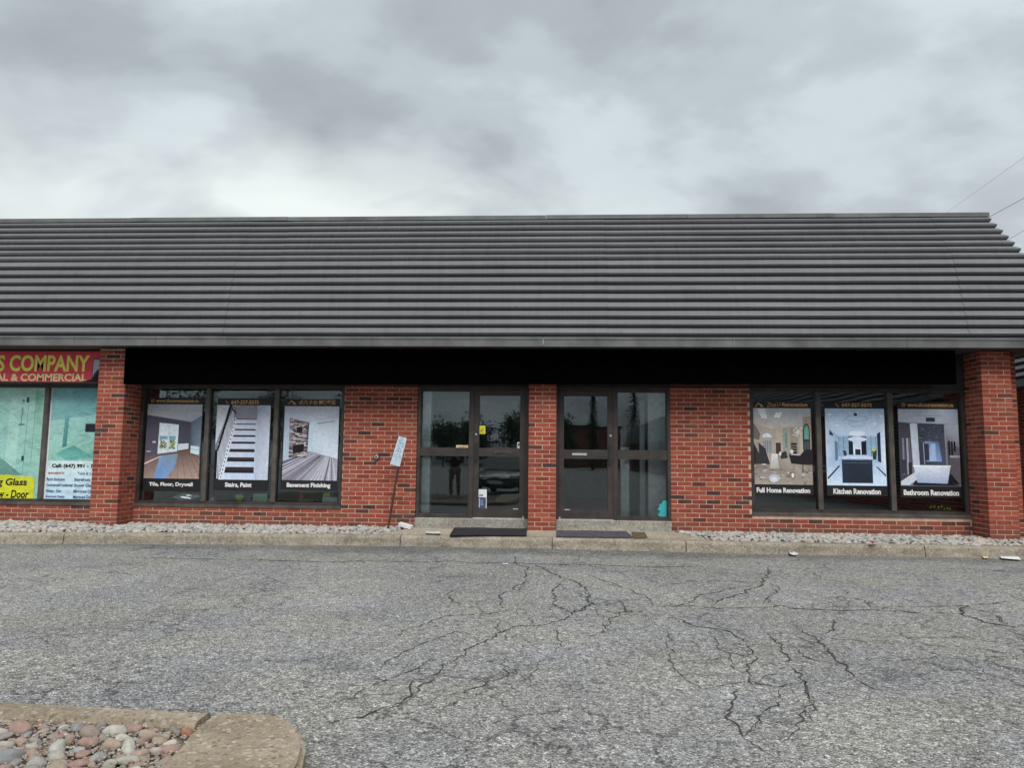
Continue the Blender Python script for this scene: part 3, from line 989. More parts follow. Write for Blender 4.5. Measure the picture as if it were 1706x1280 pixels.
# ---- entrances
def entrance(px, door_right, zc_ref):
    "px: surveyed x positions at rail height: frame left, frame right, meeting stile left and right, and glass edges"
    fx0, fx1 = px['frame']
    X = lambda p: hy(p, 755, .06).x
    Zr = lambda p: hy(zc_ref, p, .06).z
    zt, zb = 2.445, .345
    x0, x1 = X(fx0), X(fx1)
    b = MB()
    # outer frame with the post between door and sidelight
    b.box(x0, x0+.045, .0, .13, zb, zt)
    b.box(x1-.045, x1, .0, .13, zb, zt)
    b.box(x0+.045, x1-.045, .0, .13, zt-.05, zt)
    pm0, pm1 = X(px['post'][0]), X(px['post'][1])
    b.box(pm0, pm1, .0, .13, zb, zt-.05)
    o = b.build('entrance_frame', M['bronze'], SHOP)
    r0, r1 = Zr(px['rail'][1]), Zr(px['rail'][0])
    # sidelight
    sa, sb = (x0+.045, pm0) if door_right else (pm1, x1-.045)
    b = MB()
    b.box(sa, sb, .02, .12, r0, r1)
    b.box(sa, sb, .01, .12, zb, zb+.065)
    b.box(sa, sb, .03, .12, zt-.075, zt-.0505)
    for q in (sa, sb-.012):
        b.box(q+.0005, q+.0115, .04, .12, zb+.001, zt-.06)
    s = b.build('sidelight', M['bronze'], SHOP)
    pane(s, sa-.003, sb+.003, r1-.004, zt-.07)
    pane(s, sa-.003, sb+.003, zb+.06, r0+.004)
    # door leaf
    da, db = (pm1+.004, x1-.049) if door_right else (x0+.049, pm0-.004)
    zd0, zd1 = zb+.012, zt-.054
    st = .085
    b = MB()
    b.box(da, da+st, .005, .055, zd0, zd1)
    b.box(db-st, db, .005, .055, zd0, zd1)
    b.box(da+st, db-st, .005, .055, zd1-.09, zd1)
    b.box(da+st, db-st, .005, .055, r0, r1)
    b.box(da+st, db-st, .005, .055, zd0, zd0+.145)
    d = b.build('door', M['bronze'], SHOP)
    pane(d, da+st-.004, db-st+.004, r1-.004, zd1-.086, .03)
    pane(d, da+st-.004, db-st+.004, zd0+.141, r0+.004, .03)
    hx = da+.045 if door_right else db-.045
    sg = 1 if door_right else -1
    # pull handle: a flat bracket pull standing off the stile
    b = MB()
    zh0, zh1 = r0-.075, r1+.115-.02
    b.box(hx-.018, hx+.018, -.048, -.038, zh0, zh1)
    b.box(hx-.016, hx+.016, -.038, .005, zh0+.01, zh0+.035)
    b.box(hx-.016, hx+.016, -.038, .005, zh1-.035, zh1-.01)
    b.build('pull_handle', M['dark_band'], d, bevel=.004)
    b = MB()
    zl = Zr(px['lock'])
    v = [(hx-sg*.01+.017*math.cos(q*math.pi/6), .005, zl+.017*math.sin(q*math.pi/6)) for q in range(12)]
    v2 = [(x, -.012, z) for x, y, z in v]
    b.v = v+v2
    b.f = [tuple(range(12, 24))]+[(k, (k+1) % 12, 12+(k+1) % 12, 12+k) for k in range(12)]
    b.c = [None]*13
    b.build('lock_cylinder', M['steel'], d)
    # letter slot in the rail
    mx = (da+db)/2+(.06 if door_right else -.10)
    b = MB()
    b.box(mx-.13, mx+.13, -.004, .005, (r0+r1)/2-.025, (r0+r1)/2+.025)
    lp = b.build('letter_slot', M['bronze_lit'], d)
    b = MB()
    b.box(mx-.115, mx+.115, -.008, -.004, (r0+r1)/2-.018, (r0+r1)/2+.016)
    b.build('flap', M['bronze'] if door_right else M['steel'], lp)
    # pivot covers and small bright label at the foot
    hxx = db-.02 if door_right else da+.02
    b = MB()
    b.box(hxx-.012, hxx+.012, -.004, .005, zd0+.003, zd0+.028)
    b.build('pivot_cover', M['steel'], d)
    b = MB()
    q = hxx-sg*.12
    b.box(q-.04, q+.04, .001, .005, zd0+.135, zd0+.152)
    b.build('closer_plate', M['steel'], d)
    # threshold
    b = MB()
    b.box(da, db, -.02, .12, zb, zb+.011)
    b.build('threshold', M['steel'], o)
    return dict(x0=x0, x1=x1, da=da, db=db, sa=sa, sb=sb, r0=r0, r1=r1, zd0=zd0, zd1=zd1, hx=hx)
EL = entrance(dict(frame=(696, 880), post=(782, 789.5), rail=(746.5, 760.5), lock=724), True, 790)
ER = entrance(dict(frame=(925.5, 1116), post=(1021, 1028), rail=(750, 765.5), lock=726.5), False, 1022)

def steps():
    for a, c in ((-2.138, -.337), (.103, 1.903)):
        b = MB()
        b.box(a, c, -.055, .20, .10, .3445)
        b.build('concrete_doorstep', M['step'], SHOP, bevel=.008)
steps()

# ---- mansard roof
LOW = ((-.75, 3.134), (-.42, 4.405), 9)
UPP = ((-.42, 4.405), (.185, 5.275), 7)
def rib_profile(p0, p1, n):
    "zigzag sheet: pale face leaning back, shaded face tucked under"
    d = Vector((p1[0]-p0[0], p1[1]-p0[1]))
    L = d.length
    d /= L
    nr = Vector((-d.y, d.x))          # outwards (towards -y) and up
    if nr.x > 0:
        nr = -nr
    s = L/n
    pts = []
    # one rib, as (along the slope, outwards) in shares of the rib spacing: recess, lip tucked under, nose, pale face
    rib = ((0, 0), (.005, -.42), (.235, -.42), (.24, .08), (.345, .250), (.365, .262))
    for k in range(n):
        a = Vector(p0)+d*(k*s)
        for u, o_ in rib:
            pts.append(a+d*(u*s)+nr*(o_*s))
    pts.append(Vector(p1))
    return [(p.x, p.y) for p in pts]
def hip_x(y):
    return 7.035+(.185-y)*.36
def panel(name, prof, x0, x1, mat, parent, hip=False, dy=0.0):
    b = MB()
    nseg = max(1, int(((x1 or 8)-x0)/.6))
    for (y, z) in prof:
        xe = hip_x(y) if hip else x1
        for k in range(nseg+1):
            x = x0+(xe-x0)*k/nseg
            j = mnoise.noise(Vector((x*1.1, z*3, 2)))*.006
            b.v.append((x, y+dy+j, z+j*.6))
    m_ = nseg+1
    for i in range(len(prof)-1):
        for k in range(nseg):
            b.f.append((i*m_+k, i*m_+k+1, (i+1)*m_+k+1, (i+1)*m_+k))
            b.c.append(None)
    o = b.build(name, mat, parent)
    s = o.modifiers.new('sheet', 'SOLIDIFY')
    s.thickness = .003
    s.offset = 1 if False else -1
    return o
def mansard():
    seams = [-16.0, -11.8] + [hy(p, 500, -.6).x for p in (382, 457, 1012, 1604)]
    for prof in (rib_profile(*LOW), rib_profile(*UPP)):
        for k in range(len(seams)):
            hip = k == len(seams)-1
            panel('corrugated_panel', prof, seams[k]-(.02 if k % 2 else 0), None if hip else seams[k+1]+.0, M['mansard'], SHOP, hip, -.008 if k % 2 else 0.0)
    # eave flashing in lengths
    fc = [-16.0, -11.0] + [hy(p, 568, -.75).x for p in (125, 260, 380, 620, 905, 1220, 1510)] + [7.36]
    for a, c in zip(fc, fc[1:]):
        b = MB()
        b.box(a+.002, c-.002, -.765, -.745, 2.985, 3.128)
        b.box(a+.002, c-.002, -.775, -.765, 3.095, 3.128)
        b.box(a+.002, c-.002, -.7445, -.68, 2.985, 2.992)
        b.build('eave_flashing', M['fascia'], SHOP)
    b = MB()
    b.box(-16, 7.34, -.74, .10, 2.993, 3.02)
    b.build('soffit', M['soffit'], SHOP)
    # coping along the top, in lengths
    cc = [-16.0, -10.5] + [hy(p, 362, .15).x for p in (220, 480, 910, 1145, 1388)] + [7.065]
    for a, c in zip(cc, cc[1:]):
        b = MB()
        j = random.uniform(-.004, .004)
        b.box(a+.002, c-.002, .135, .42, 5.272+j, 5.338+j)
        b.build('coping', M['fascia'], SHOP)
    # sloping hip end and flat roof behind
    b = MB()
    p = [(hip_x(y)-.02, y+.02, z-.02) for y, z in ((-.75, 3.134), (-.42, 4.405), (.185, 5.275))]
    q = [(x, 12.0, z) for x, y, z in p]
    for k in range(2):
        b.poly([p[k], q[k], q[k+1], p[k+1]])
    b.poly([p[2], q[2], (-16, 12, 5.25), (-16, .205, 5.25)])
    b.build('roof_deck', M['fascia'], SHOP)
mansard()

# ---- body, interior
def shell():
    for nm, a in (('end_wall', (6.97, 7.11, .101, 12, 0, 3.0)), ('rear_wall', (-16, 7.2, 12, 12.2, 0, 3.2))):
        b = MB()
        b.box(*a)
        b.build(nm, M['far_brick'], SHOP)
    b = MB()
    b.box(-16, 7.2, .14, 12, -.02, .335)
    b.build('interior_floor', M['room_floor'], SHOP)
    b = MB()
    b.box(-16, 7.2, .14, 12, 2.70, 2.76)
    b.build('interior_ceiling', M['room'], SHOP)
    for x in (-7.0, -.12):
        b = MB()
        b.box(x-.06, x+.06, .14, 12, .336, 2.699)
        b.build('party_wall', M['room'], SHOP)
    b = MB()
    b.box(-16, 7.11, 6.0, 6.1, .336, 2.699)
    b.build('room_divider', M['room'], SHOP)
    # white pilaster and splayed white wall that catch the daylight just inside the doors
    b = MB()
    b.box(hy(702, 755, .16).x-.1, hy(717, 755, .16).x, .16, .34, .336, 2.699)
    b.build('white_pilaster', M['wall_white'], SHOP)
    b = MB()
    b.box(hy(1080, 755, .42).x, 2.0, .42, .52, .336, 2.699)
    b.box(hy(1066, 755, .85).x, hy(1080, 755, .42).x-.001, .85, .95, .336, 2.30)
    b.build('white_inner_wall', M['wall_white'], SHOP)
    b = MB()
    b.box(1.33, 1.44, 1.55, 1.66, .336, 2.30)
    b.build('inside_column', M['bronze_lit'], SHOP)
    # head band behind the sign and above the glazing
    b = MB()
    b.box(-6.764, 6.465, .002, .14, 2.4455, 2.98)
    b.box(-10.9, -7.217, .002, .14, 2.4455, 2.98)
    b.box(-6.762, -.336, -.015, .0, 2.44, 2.462)
    b.box(.102, 6.463, -.015, .0, 2.44, 2.462)
    b.build('head_band', M['dark_band'], SHOP)
    b = MB()
    b.box(-16, -10.9, 0.0, .14, 0, 2.98)
    b.build('far_end_wall', M['far_brick'], SHOP)
shell()

# ------------------------------------------------------------------ signs
def sign_board():
    x0, x1 = hy(208, 600, -.50).x, hy(1592, 600, -.50).x
    z0 = (hy(208, 640, -.50).z+hy(1592, 640, -.50).z)/2
    root = empty('fascia_sign', ((x0+x1)/2, -.55, z0), 'long blank black fascia sign above the two doors under the eave', 'sign')
    b = MB()
    zl, zr = hy(208, 640, -.50).z, hy(1592, 640, -.50).z
    b.v = [(x0, -.50, zl), (x1, -.50, zr), (x1, -.50, 2.98), (x0, -.50, 2.98), (x0, -.445, zl), (x1, -.445, zr), (x1, -.445, 2.98), (x0, -.445, 2.98)]
    b.f = [(0, 1, 2, 3), (5, 4, 7, 6), (0, 4, 5, 1), (3, 2, 6, 7), (0, 3, 7, 4), (1, 5, 6, 2)]
    b.c = [None]*6
    b.build('panel', M['black_sign'], root)
    for k in range(7):
        x = x0+.4+(x1-x0-.8)*k/6
        b = MB()
        b.box(x-.02, x+.02, -.444, .001, 2.80, 2.84)
        b.build('bracket', M['dark_band'], root)
sign_board()

TEXTS = []
def text(body, mat, parent, x, z, y, w=None, h=None, bold=0.0, name='lettering', align='LEFT', shear=0.0):
    cu = bpy.data.curves.new(name, 'FONT')
    cu.body = body
    cu.size = 1.0
    cu.align_x = 'LEFT'
    cu.offset = bold
    cu.shear = shear
    cu.resolution_u = 3
    cu.materials.append(mat)
    o = link(name, cu, parent)
    o.rotation_euler = (R(90), 0, 0)
    TEXTS.append((o, x, y, z, w, h, align))
    return o
def fit_texts():
    "size every line of lettering to its measured box and turn it into plain mesh"
    bpy.context.view_layer.update()
    dg = bpy.context.evaluated_depsgraph_get()
    for o, x, y, z, w, h, al in TEXTS:
        bb = [Vector(c) for c in o.bound_box]
        bx0, bx1 = min(c.x for c in bb), max(c.x for c in bb)
        by0, by1 = min(c.y for c in bb), max(c.y for c in bb)
        sy = h/max(1e-4, by1-by0) if h else None
        sx = w/max(1e-4, bx1-bx0) if w else None
        sx = sx or sy
        sy = sy or sx
        ox = {'LEFT': bx0, 'CENTER': (bx0+bx1)/2, 'RIGHT': bx1}[al]
        me = bpy.data.meshes.new_from_object(o.evaluated_get(dg))
        for v in me.vertices:
            v.co = Vector((x+(v.co.x-ox)*sx, y, z+(v.co.y-by0)*sy))
        name, par = o.name.split('.')[0], o.parent
        me.name = name
        cu = o.data
        bpy.data.objects.remove(o)
        bpy.data.curves.remove(cu)
        link(name, me, par)

def red_sign():
    y = -.24
    tl, br = hy(0, 585.5, y), hy(166, 637, y)
    x0, x1, z0, z1 = -10.6, -7.217, br.z, tl.z
    root = empty('shop_sign', ((x0+x1)/2, y, z0), 'red fascia sign with yellow lettering above the glass company window', 'sign')
    b = MB()
    b.box(x0, x1, y, -.02, z0, z1)
    b.build('panel', M['sign_red'], root)
    b = MB()
    b.box(x0-.02, x1, y-.004, -.015, z1+.0005, z1+.02)
    b.box(x0-.02, x1, y-.004, -.015, z0-.02, z0-.0005)
    b.build('frame', M['dark_band'], root)
    def place(s, px0, px1, py0, py1, mat, bold, nm='lettering'):
        a, c = hy(px0, py1, y), hy(px1, py0, y)
        text(s, mat, root, a.x, a.z, y-.003, c.x-a.x, c.z-a.z, bold)
    sc = 170/1706*1
    place('S COMPANY', -5, 150.5, 592, 619, M['ink_yellow'], .03)
    place('RESIDENTIAL & COMMERCIAL', -87, 145, 623, 634.5, M['ink_cream'], .03)
    # printed picture of a glass door at the end of the sign
    b = MB()
    def pt(px, py, e):
        p = hy(px, py, y)
        return (p.x, y-e, p.z)
    b.poly([pt(*q, .002) for q in ((153.5, 629), (155.5, 597), (168, 597), (168, 629))], srgb(60, 60, 110))
    b.poly([pt(*q, .003) for q in ((154.5, 628), (156.5, 599), (168, 599), (168, 612), (157, 622))], srgb(180, 185, 195))
    b.poly([pt(*q, .004) for q in ((132, 636), (150, 633), (160, 625), (168, 612), (168, 637))], srgb(20, 30, 30))
    b.build('printed_picture', M['print'], root)
red_sign()

# ------------------------------------------------------------------ posters (flat prints hung inside the glass)
PY = .076       # flat on the outer face of the glass
class Art:
    "flat vector print: polygons in sheet coordinates u (0 left..1 right), v (0 top..1 bottom), painted in order"
    def __init__(s, x0, x1, zt, zb, y):
        s.b, s.r, s.y, s.k = MB(), (x0, x1, zt, zb), y, 0
    def P(s, pts, *cols):
        x0, x1, zt, zb = s.r
        s.k += 1
        q = [(x0+(x1-x0)*u, s.y-.00012*s.k, zt+(zb-zt)*v) for u, v in pts]
        c = [srgb(*c, 1.28) for c in cols]
        s.b.poly(q, c[0] if len(c) == 1 else c)
    def rect(s, u0, v0, u1, v1, *c):
        s.P([(u0, v0), (u1, v0), (u1, v1), (u0, v1)], *c)
    def ell(s, u, v, a, b, c, n=20, a0=0, a1=360):
        s.P([(u+a*math.cos(R(a0+(a1-a0)*k/n)), v+b*math.sin(R(a0+(a1-a0)*k/n))) for k in range(n+(0 if a1-a0 >= 360 else 1))], c)
    def line(s, u0, v0, u1, v1, w, c):
        d = Vector((u1-u0, v1-v0))
        n = Vector((-d.y, d.x)).normalized()*w/2
        s.P([(u0+n.x, v0+n.y), (u1+n.x, v1+n.y), (u1-n.x, v1-n.y), (u0-n.x, v0-n.y)], c)

def art_living(a):
    r = random.Random(1)
    a.rect(0, 0, 1, 1, (88, 88, 100))
    a.P([(0, 0), (1, 0), (1, .15), (.81, .237), (0, .145)], (160, 165, 175), (178, 182, 190), (150, 155, 165), (140, 144, 155), (170, 172, 180))
    a.P([(0, .145), (.81, .237), (.81, .60), (0, .72)], (74, 74, 88), (66, 66, 78), (70, 70, 82), (86, 84, 98))
    a.P([(.81, .237), (1, .15), (1, .70), (.81, .61)], (80, 92, 106), (96, 112, 126), (110, 125, 138), (72, 84, 96))
    a.P([(0, .72), (.81, .60), (1, .70), (1, 1), (0, 1)], (108, 88, 84), (92, 72, 68), (120, 96, 88), (165, 142, 132), (150, 130, 122))
    for k in range(9):
        u = .30+k*.09
        a.line(u*.6+.32, .63, u*1.5-.1, 1.0, .006, (100, 78, 72))
    a.P([(.27, .70), (.60, .665), (.56, .86), (.40, 1), (.18, 1)], (120, 150, 185), (120, 135, 150), (110, 135, 175), (118, 155, 205), (105, 145, 200))
    a.P([(0, .795), (.28, .70), (.30, .705), (0, .815)], (205, 200, 200))
    a.P([(.235, .25), (.59, .275), (.585, .635), (.225, .672)], (196, 212, 222))
    a.P([(.255, .275), (.40, .285), (.40, .60), (.25, .615)], (208, 216, 222))
    a.P([(.43, .287), (.545, .295), (.545, .585), (.43, .597)], (196, 208, 218))
    a.P([(.25, .43), (.545, .43), (.545, .475), (.25, .475)], (110, 158, 180))
    for (u0, u1) in ((.252, .40), (.43, .545)):
        for k in range(34):
            u, v = r.uniform(u0+.015, u1-.015), r.uniform(.485, .595)
            a.ell(u, v, .016, .012, r.choice([(70, 105, 60), (120, 150, 70), (160, 170, 90), (60, 90, 70), (140, 120, 100)]), 6)
    a.rect(.40, .28, .43, .62, (188, 206, 218))
    a.P([(.60, .535), (.79, .525), (.79, .60), (.60, .625)], (190, 198, 206))
    a.P([(.83, .555), (.99, .57), (.99, .685), (.83, .655)], (186, 204, 214))
    a.line(.83, .60, .99, .62, .006, (130, 150, 165))
    a.rect(.13, .50, .19, .525, (185, 185, 195))
    a.rect(.03, .63, .11, .65, (160, 158, 168))
def art_stairs(a):
    a.rect(0, 0, 1, 1, (172, 182, 198))
    a.P([(.76, 0), (1, 0), (1, 1), (.80, 1)], (165, 172, 190), (190, 196, 210), (185, 196, 210), (176, 188, 205))
    a.P([(.35, 0), (.76, 0), (.76, .2), (.37, .2)], (150, 148, 160), (140, 138, 150), (128, 126, 138), (120, 118, 132))
    a.P([(0, 0), (.23, 0), (0, .54)], (196, 202, 212))
    a.P([(0, .54), (.27, 0), (.36, .02), (.37, .2), (.14, 1), (0, 1)], (118, 122, 136))
    a.P([(0, .62), (.05, .63), (.09, 1), (0, 1)], (14, 15, 20))
    a.P([(.36, .19), (.73, .19), (.765, 1), (.17, 1)], (186, 194, 210), (176, 184, 200), (182, 198, 222), (192, 206, 228))
    rows = [(.19, .010, .37), (.255, .014, .355), (.33, .020, .34), (.415, .024, .315), (.505, .028, .29), (.61, .042, .262), (.73, .058, .222), (.87, .080, .178)]
    for v, h, u in rows:
        a.P([(u+.02, v-h*.5), (.735, v-h*.5), (.74, v+h*.5), (u, v+h*.5)], (62, 52, 58), (62, 52, 58), (26, 24, 30), (30, 28, 34))
    a.P([(.345, .17), (.37, .17), (.17, 1), (.085, 1)], (200, 210, 224))
    for k in range(16):
        f = k/15
        u, v = .335-.215*f, .20+.77*f
        a.ell(u+.012, v, .012, .011, (34, 34, 40), 6)
    for k in range(13):
        f = k/12
        u = .055+.26*(1-f)
        v0 = .56-.50*(u-.03)/.27
        v1 = .99-.78*(u-.075)/.27
        a.line(u, max(.04, v0), u+.005, min(.99, v1), .011, (205, 212, 222))
    a.P([(.235, .0), (.28, .0), (.09, .545), (.055, .62), (.0, .64), (.0, .615), (.035, .60)], (28, 28, 36))
    a.P([(.27, .02), (.36, .10), (.37, .13), (.28, .06)], (40, 40, 50))
    a.P([(.96, .745), (1, .745), (1, .82), (.96, .82)], (205, 215, 225))
def art_basement(a):
    r = random.Random(2)
    a.rect(0, 0, 1, 1, (180, 190, 205))
    a.P([(0, 0), (1, 0), (1, .15), (.45, .22), (0, .14)], (170, 174, 190), (186, 190, 204), (172, 178, 194), (190, 196, 210), (178, 184, 200))
    a.P([(0, .14), (.09, .16), (.10, .72), (0, .78)], (168, 184, 202))
    a.P([(.45, .22), (1, .15), (1, .71), (.45, .61)], (190, 206, 220), (182, 192, 206), (196, 206, 218), (180, 198, 214))
    a.P([(.60, .225), (.93, .19), (.93, .205), (.60, .245)], (140, 150, 166))
    a.P([(0, .80), (.48, .605), (1, .71), (1, 1), (0, 1)], (128, 124, 136), (150, 150, 164), (150, 150, 164), (165, 164, 178), (140, 138, 150))
    for k in range(34):
        u0 = .05+k*.029
        sh = r.choice([(98, 94, 106), (184, 184, 198), (120, 116, 128), (160, 160, 172)])
        bu = -0.9+k*.064
        if bu > 1.15:
            continue
        tu = .44+(k/34)*.54
        tv = .625+max(0, (tu-.48))*.18
        b0, b1 = max(0, bu), min(1, bu+.03)
        if b1 <= 0:
            f = (0-tu)/(bu-tu)
            a.P([(tu, tv), (tu+.012, tv+.004), (.0, tv+(1-tv)*f+.02), (0, tv+(1-tv)*f)], sh)
        elif b0 < 1:
            a.P([(tu, tv), (tu+.012, tv+.004), (b1, 1), (b0, 1)], sh)
    # stacked stone chimney breast
    a.P([(.10, .165), (.46, .22), (.445, .62), (.11, .70)], (78, 72, 80))
    for k in range(30):
        v = .185+k*.0165
        u = .11
        while u < .44:
            l = r.uniform(.03, .085)
            dv = (u-.1)*.15*(1-(v-.16)*1.6)
            if u+l < .455:
                a.rect(u, v+dv, u+l, v+dv+.0115, r.choice([(150, 140, 145), (190, 184, 186), (112, 100, 106), (170, 150, 150), (84, 74, 80), (205, 200, 204)]))
            u += l+.006
    a.rect(.24, .285, .345, .35, (36, 30, 36))
    a.P([(.19, .53), (.385, .515), (.385, .615), (.19, .635)], (30, 26, 30))
def art_home(a):
    r = random.Random(3)
    a.rect(0, 0, 1, 1, (165, 156, 146))
    a.P([(0, 0), (1, 0), (1, .22), (.55, .25), (.3, .27), (0, .2)], (190, 190, 190), (176, 184, 192), (168, 164, 160), (176, 174, 172), (188, 186, 184), (180, 174, 168))
    a.P([(.08, .01), (.21, .01), (.25, .14), (.15, .13)], (228, 232, 236))
    a.P([(.40, .055), (.51, .05), (.47, .125), (.365, .12)], (226, 232, 236))
    a.P([(.86, .12), (1, .10), (1, .56), (.86, .55)], (150, 138, 126))
    for u0, u1, c in ((.38, .50, (176, 162, 148)), (.51, .60, (140, 150, 140)), (.63, .77, (150, 138, 126)), (.80, .86, (178, 166, 152))):
        a.P([(u0, .26), (u1, .25), (u1, .60), (u0, .60)], c)
    a.rect(.55, .33, .58, .52, (110, 130, 120))
    a.ell(.235, .385, .08, .055, (205, 214, 226), 16, 180, 360)
    a.rect(.17, .43, .31, .585, (150, 156, 164))
    for k in range(5):
        a.line(.18+k*.03, .43, .18+k*.03, .585, .008, (60, 60, 66))
    a.P([(0, .44), (.08, .45), (.2, .53), (.275, .735), (0, .735)], (38, 36, 40))
    for k in range(9):
        v = .50+k*.027
        a.line(.03, v, .19+k*.009, v, .006, (86, 84, 88))
    for k in range(5):
        a.line(0, .36+k*.02, .09, .46+k*.03, .010, (178, 174, 172))
    a.P([(0, .20), (.05, .25), (.12, .34), (.10, .42), (0, .40)], (110, 104, 102))
    a.rect(.385, .455, .47, .60, (66, 54, 52))
    a.rect(.645, .455, .745, .60, (52, 46, 46))
    for k in range(3):
        a.line(.645, .49+k*.035, .745, .49+k*.035, .008, (150, 140, 130))
    for k in range(40):
        a.ell(.765+r.gauss(0, .035), .325+r.gauss(0, .030), .012, .009, (214, 212, 212), 5)
    a.P([(.855, .54), (.855, .28), (.88, .22), (.915, .195), (.95, .22), (.97, .28), (.97, .54)], (30, 32, 34))
    a.P([(.872, .41), (.872, .28), (.892, .235), (.915, .215), (.94, .235), (.955, .28), (.955, .41)], (96, 150, 138))
    a.rect(.872, .43, .955, .54, (70, 86, 92))
    a.line(.912, .43, .912, .54, .010, (28, 28, 30))
    a.P([(0, .735), (.275, .735), (.30, .60), (.5, .60), (1, .70), (1, 1), (0, 1)], (120, 110, 102), (130, 122, 116), (190, 184, 180), (160, 152, 146), (132, 122, 112), (150, 142, 132), (158, 150, 142))
    for k in range(60):
        u, v = r.uniform(.02, .98), r.uniform(.74, .99)
        a.ell(u, v, r.uniform(.01, .05), r.uniform(.003, .012), r.choice([(140, 130, 120), (176, 168, 160), (120, 110, 102), (190, 186, 182)]), 7)
    a.P([(.30, .60), (.40, .60), (.43, .80), (.26, .80)], (205, 206, 208), (205, 206, 208), (166, 158, 150), (166, 158, 150))
    a.ell(.34, .92, .10, .055, (176, 178, 186), 14)
    a.ell(.33, .935, .06, .035, (200, 204, 214), 12)
    a.ell(.655, .88, .022, .03, (226, 226, 226), 8)
    a.P([(.44, .60), (.55, .56), (.58, .65), (.47, .66)], (58, 50, 48))
    a.P([(.60, .60), (.80, .615), (.87, .545), (1, .54), (1, .735), (.83, .735), (.64, .72)], (34, 34, 38))
    a.P([(.61, .61), (.80, .62), (.76, .605), (.66, .60)], (196, 196, 198))
    a.line(.835, .73, .835, .83, .012, (34, 34, 38))
    a.ell(.45, .60, .02, .03, (210, 208, 206), 8)
    a.ell(.65, .57, .03, .03, (205, 206, 210), 8)
def art_kitchen(a):
    a.rect(0, 0, 1, 1, (168, 192, 222))
    a.P([(0, 0), (1, 0), (1, .18), (.86, .35), (.2, .35), (0, .2)], (176, 200, 228), (186, 206, 232), (200, 216, 236), (190, 208, 232), (180, 204, 230), (190, 212, 236))
    a.P([(0, .2), (.2, .35), (.2, .72), (0, .80)], (196, 212, 232), (150, 172, 202), (136, 160, 190), (176, 198, 224))
    a.P([(.86, .35), (1, .18), (1, .84), (.86, .70)], (190, 208, 232), (214, 226, 242), (206, 222, 240), (160, 184, 212))
    a.P([(.07, .28), (.13, .335), (.12, .36), (.06, .34)], (48, 56, 74))
    for (u0, u1) in ((.15, .20),):
        a.P([(u0, .42), (u1, .44), (u1, .66), (u0, .69)], (90, 120, 140))
    a.P([(0, .80), (.2, .66), (.86, .66), (1, .84), (1, 1), (0, 1)], (186, 204, 228), (150, 176, 206), (158, 182, 212), (192, 210, 234), (200, 218, 240), (196, 214, 236))
    a.P([(.01, .90), (.21, .74), (.225, .755), (.02, .925)], (50, 58, 74))
    a.P([(.83, .755), (.85, .75), (.99, .855), (.99, .885)], (50, 58, 74))
    for u, v, p, q in ((.53, .205, .14, .035), (.53, .13, .20, .04)):
        a.ell(u, v, p, q, (150, 172, 204), 24)
        a.ell(u, v, p*.9, q*.82, (186, 206, 234), 24)
    a.ell(.515, .078, .030, .022, (44, 56, 70), 10)
    for u, v in ((.08, .08), (.95, .10), (.2, .22), (.84, .20)):
        a.ell(u, v, .03, .015, (226, 238, 250), 10)
    a.P([(.21, .37), (.39, .37), (.39, .62), (.21, .62)], (140, 168, 196))
    a.P([(.67, .37), (.85, .37), (.85, .62), (.67, .62)], (146, 174, 200))
    for u in (.215, .30, .385, .675, .76, .845):
        a.line(u, .36, u, .62, .008, (84, 110, 136))
    a.rect(.385, .365, .45, .62, (60, 66, 82))
    a.rect(.595, .365, .68, .62, (60, 66, 82))
    a.rect(.385, .44, .455, .59, (26, 30, 40))
    a.rect(.595, .44, .68, .59, (26, 30, 40))
    a.ell(.53, .325, .135, .035, (222, 232, 246), 24)
    a.ell(.53, .40, .16, .030, (212, 224, 242), 24)
    a.rect(.455, .40, .595, .60, (196, 212, 234))
    a.P([(.49, .53), (.58, .53), (.58, .60), (.49, .60)], (40, 40, 54))
    a.line(.475, .48, .475, .66, .012, (222, 232, 246))
    a.line(.585, .48, .585, .66, .012, (222, 232, 246))
    a.P([(.865, .33), (.92, .30), (.92, .70), (.865, .68)], (40, 46, 66))
    a.P([(.77, .55), (.85, .54), (.84, .66), (.79, .66)], (42, 60, 46))
    a.ell(.80, .53, .03, .03, (186, 196, 110), 8)
    a.ell(.785, .57, .02, .02, (90, 120, 70), 8)
    a.P([(.28, .55), (.33, .55), (.35, .62), (.30, .61)], (52, 58, 74))
    a.P([(.255, .655), (.35, .605), (.71, .605), (.775, .655)], (196, 212, 236), (170, 192, 222), (178, 200, 228), (206, 222, 242))
    a.P([(.255, .655), (.775, .655), (.775, .68), (.255, .68)], (120, 140, 168))
    a.rect(.26, .67, .77, .965, (40, 48, 62), (46, 54, 70), (34, 42, 56), (38, 46, 60))
    a.rect(.285, .70, .745, .71, (70, 84, 104))
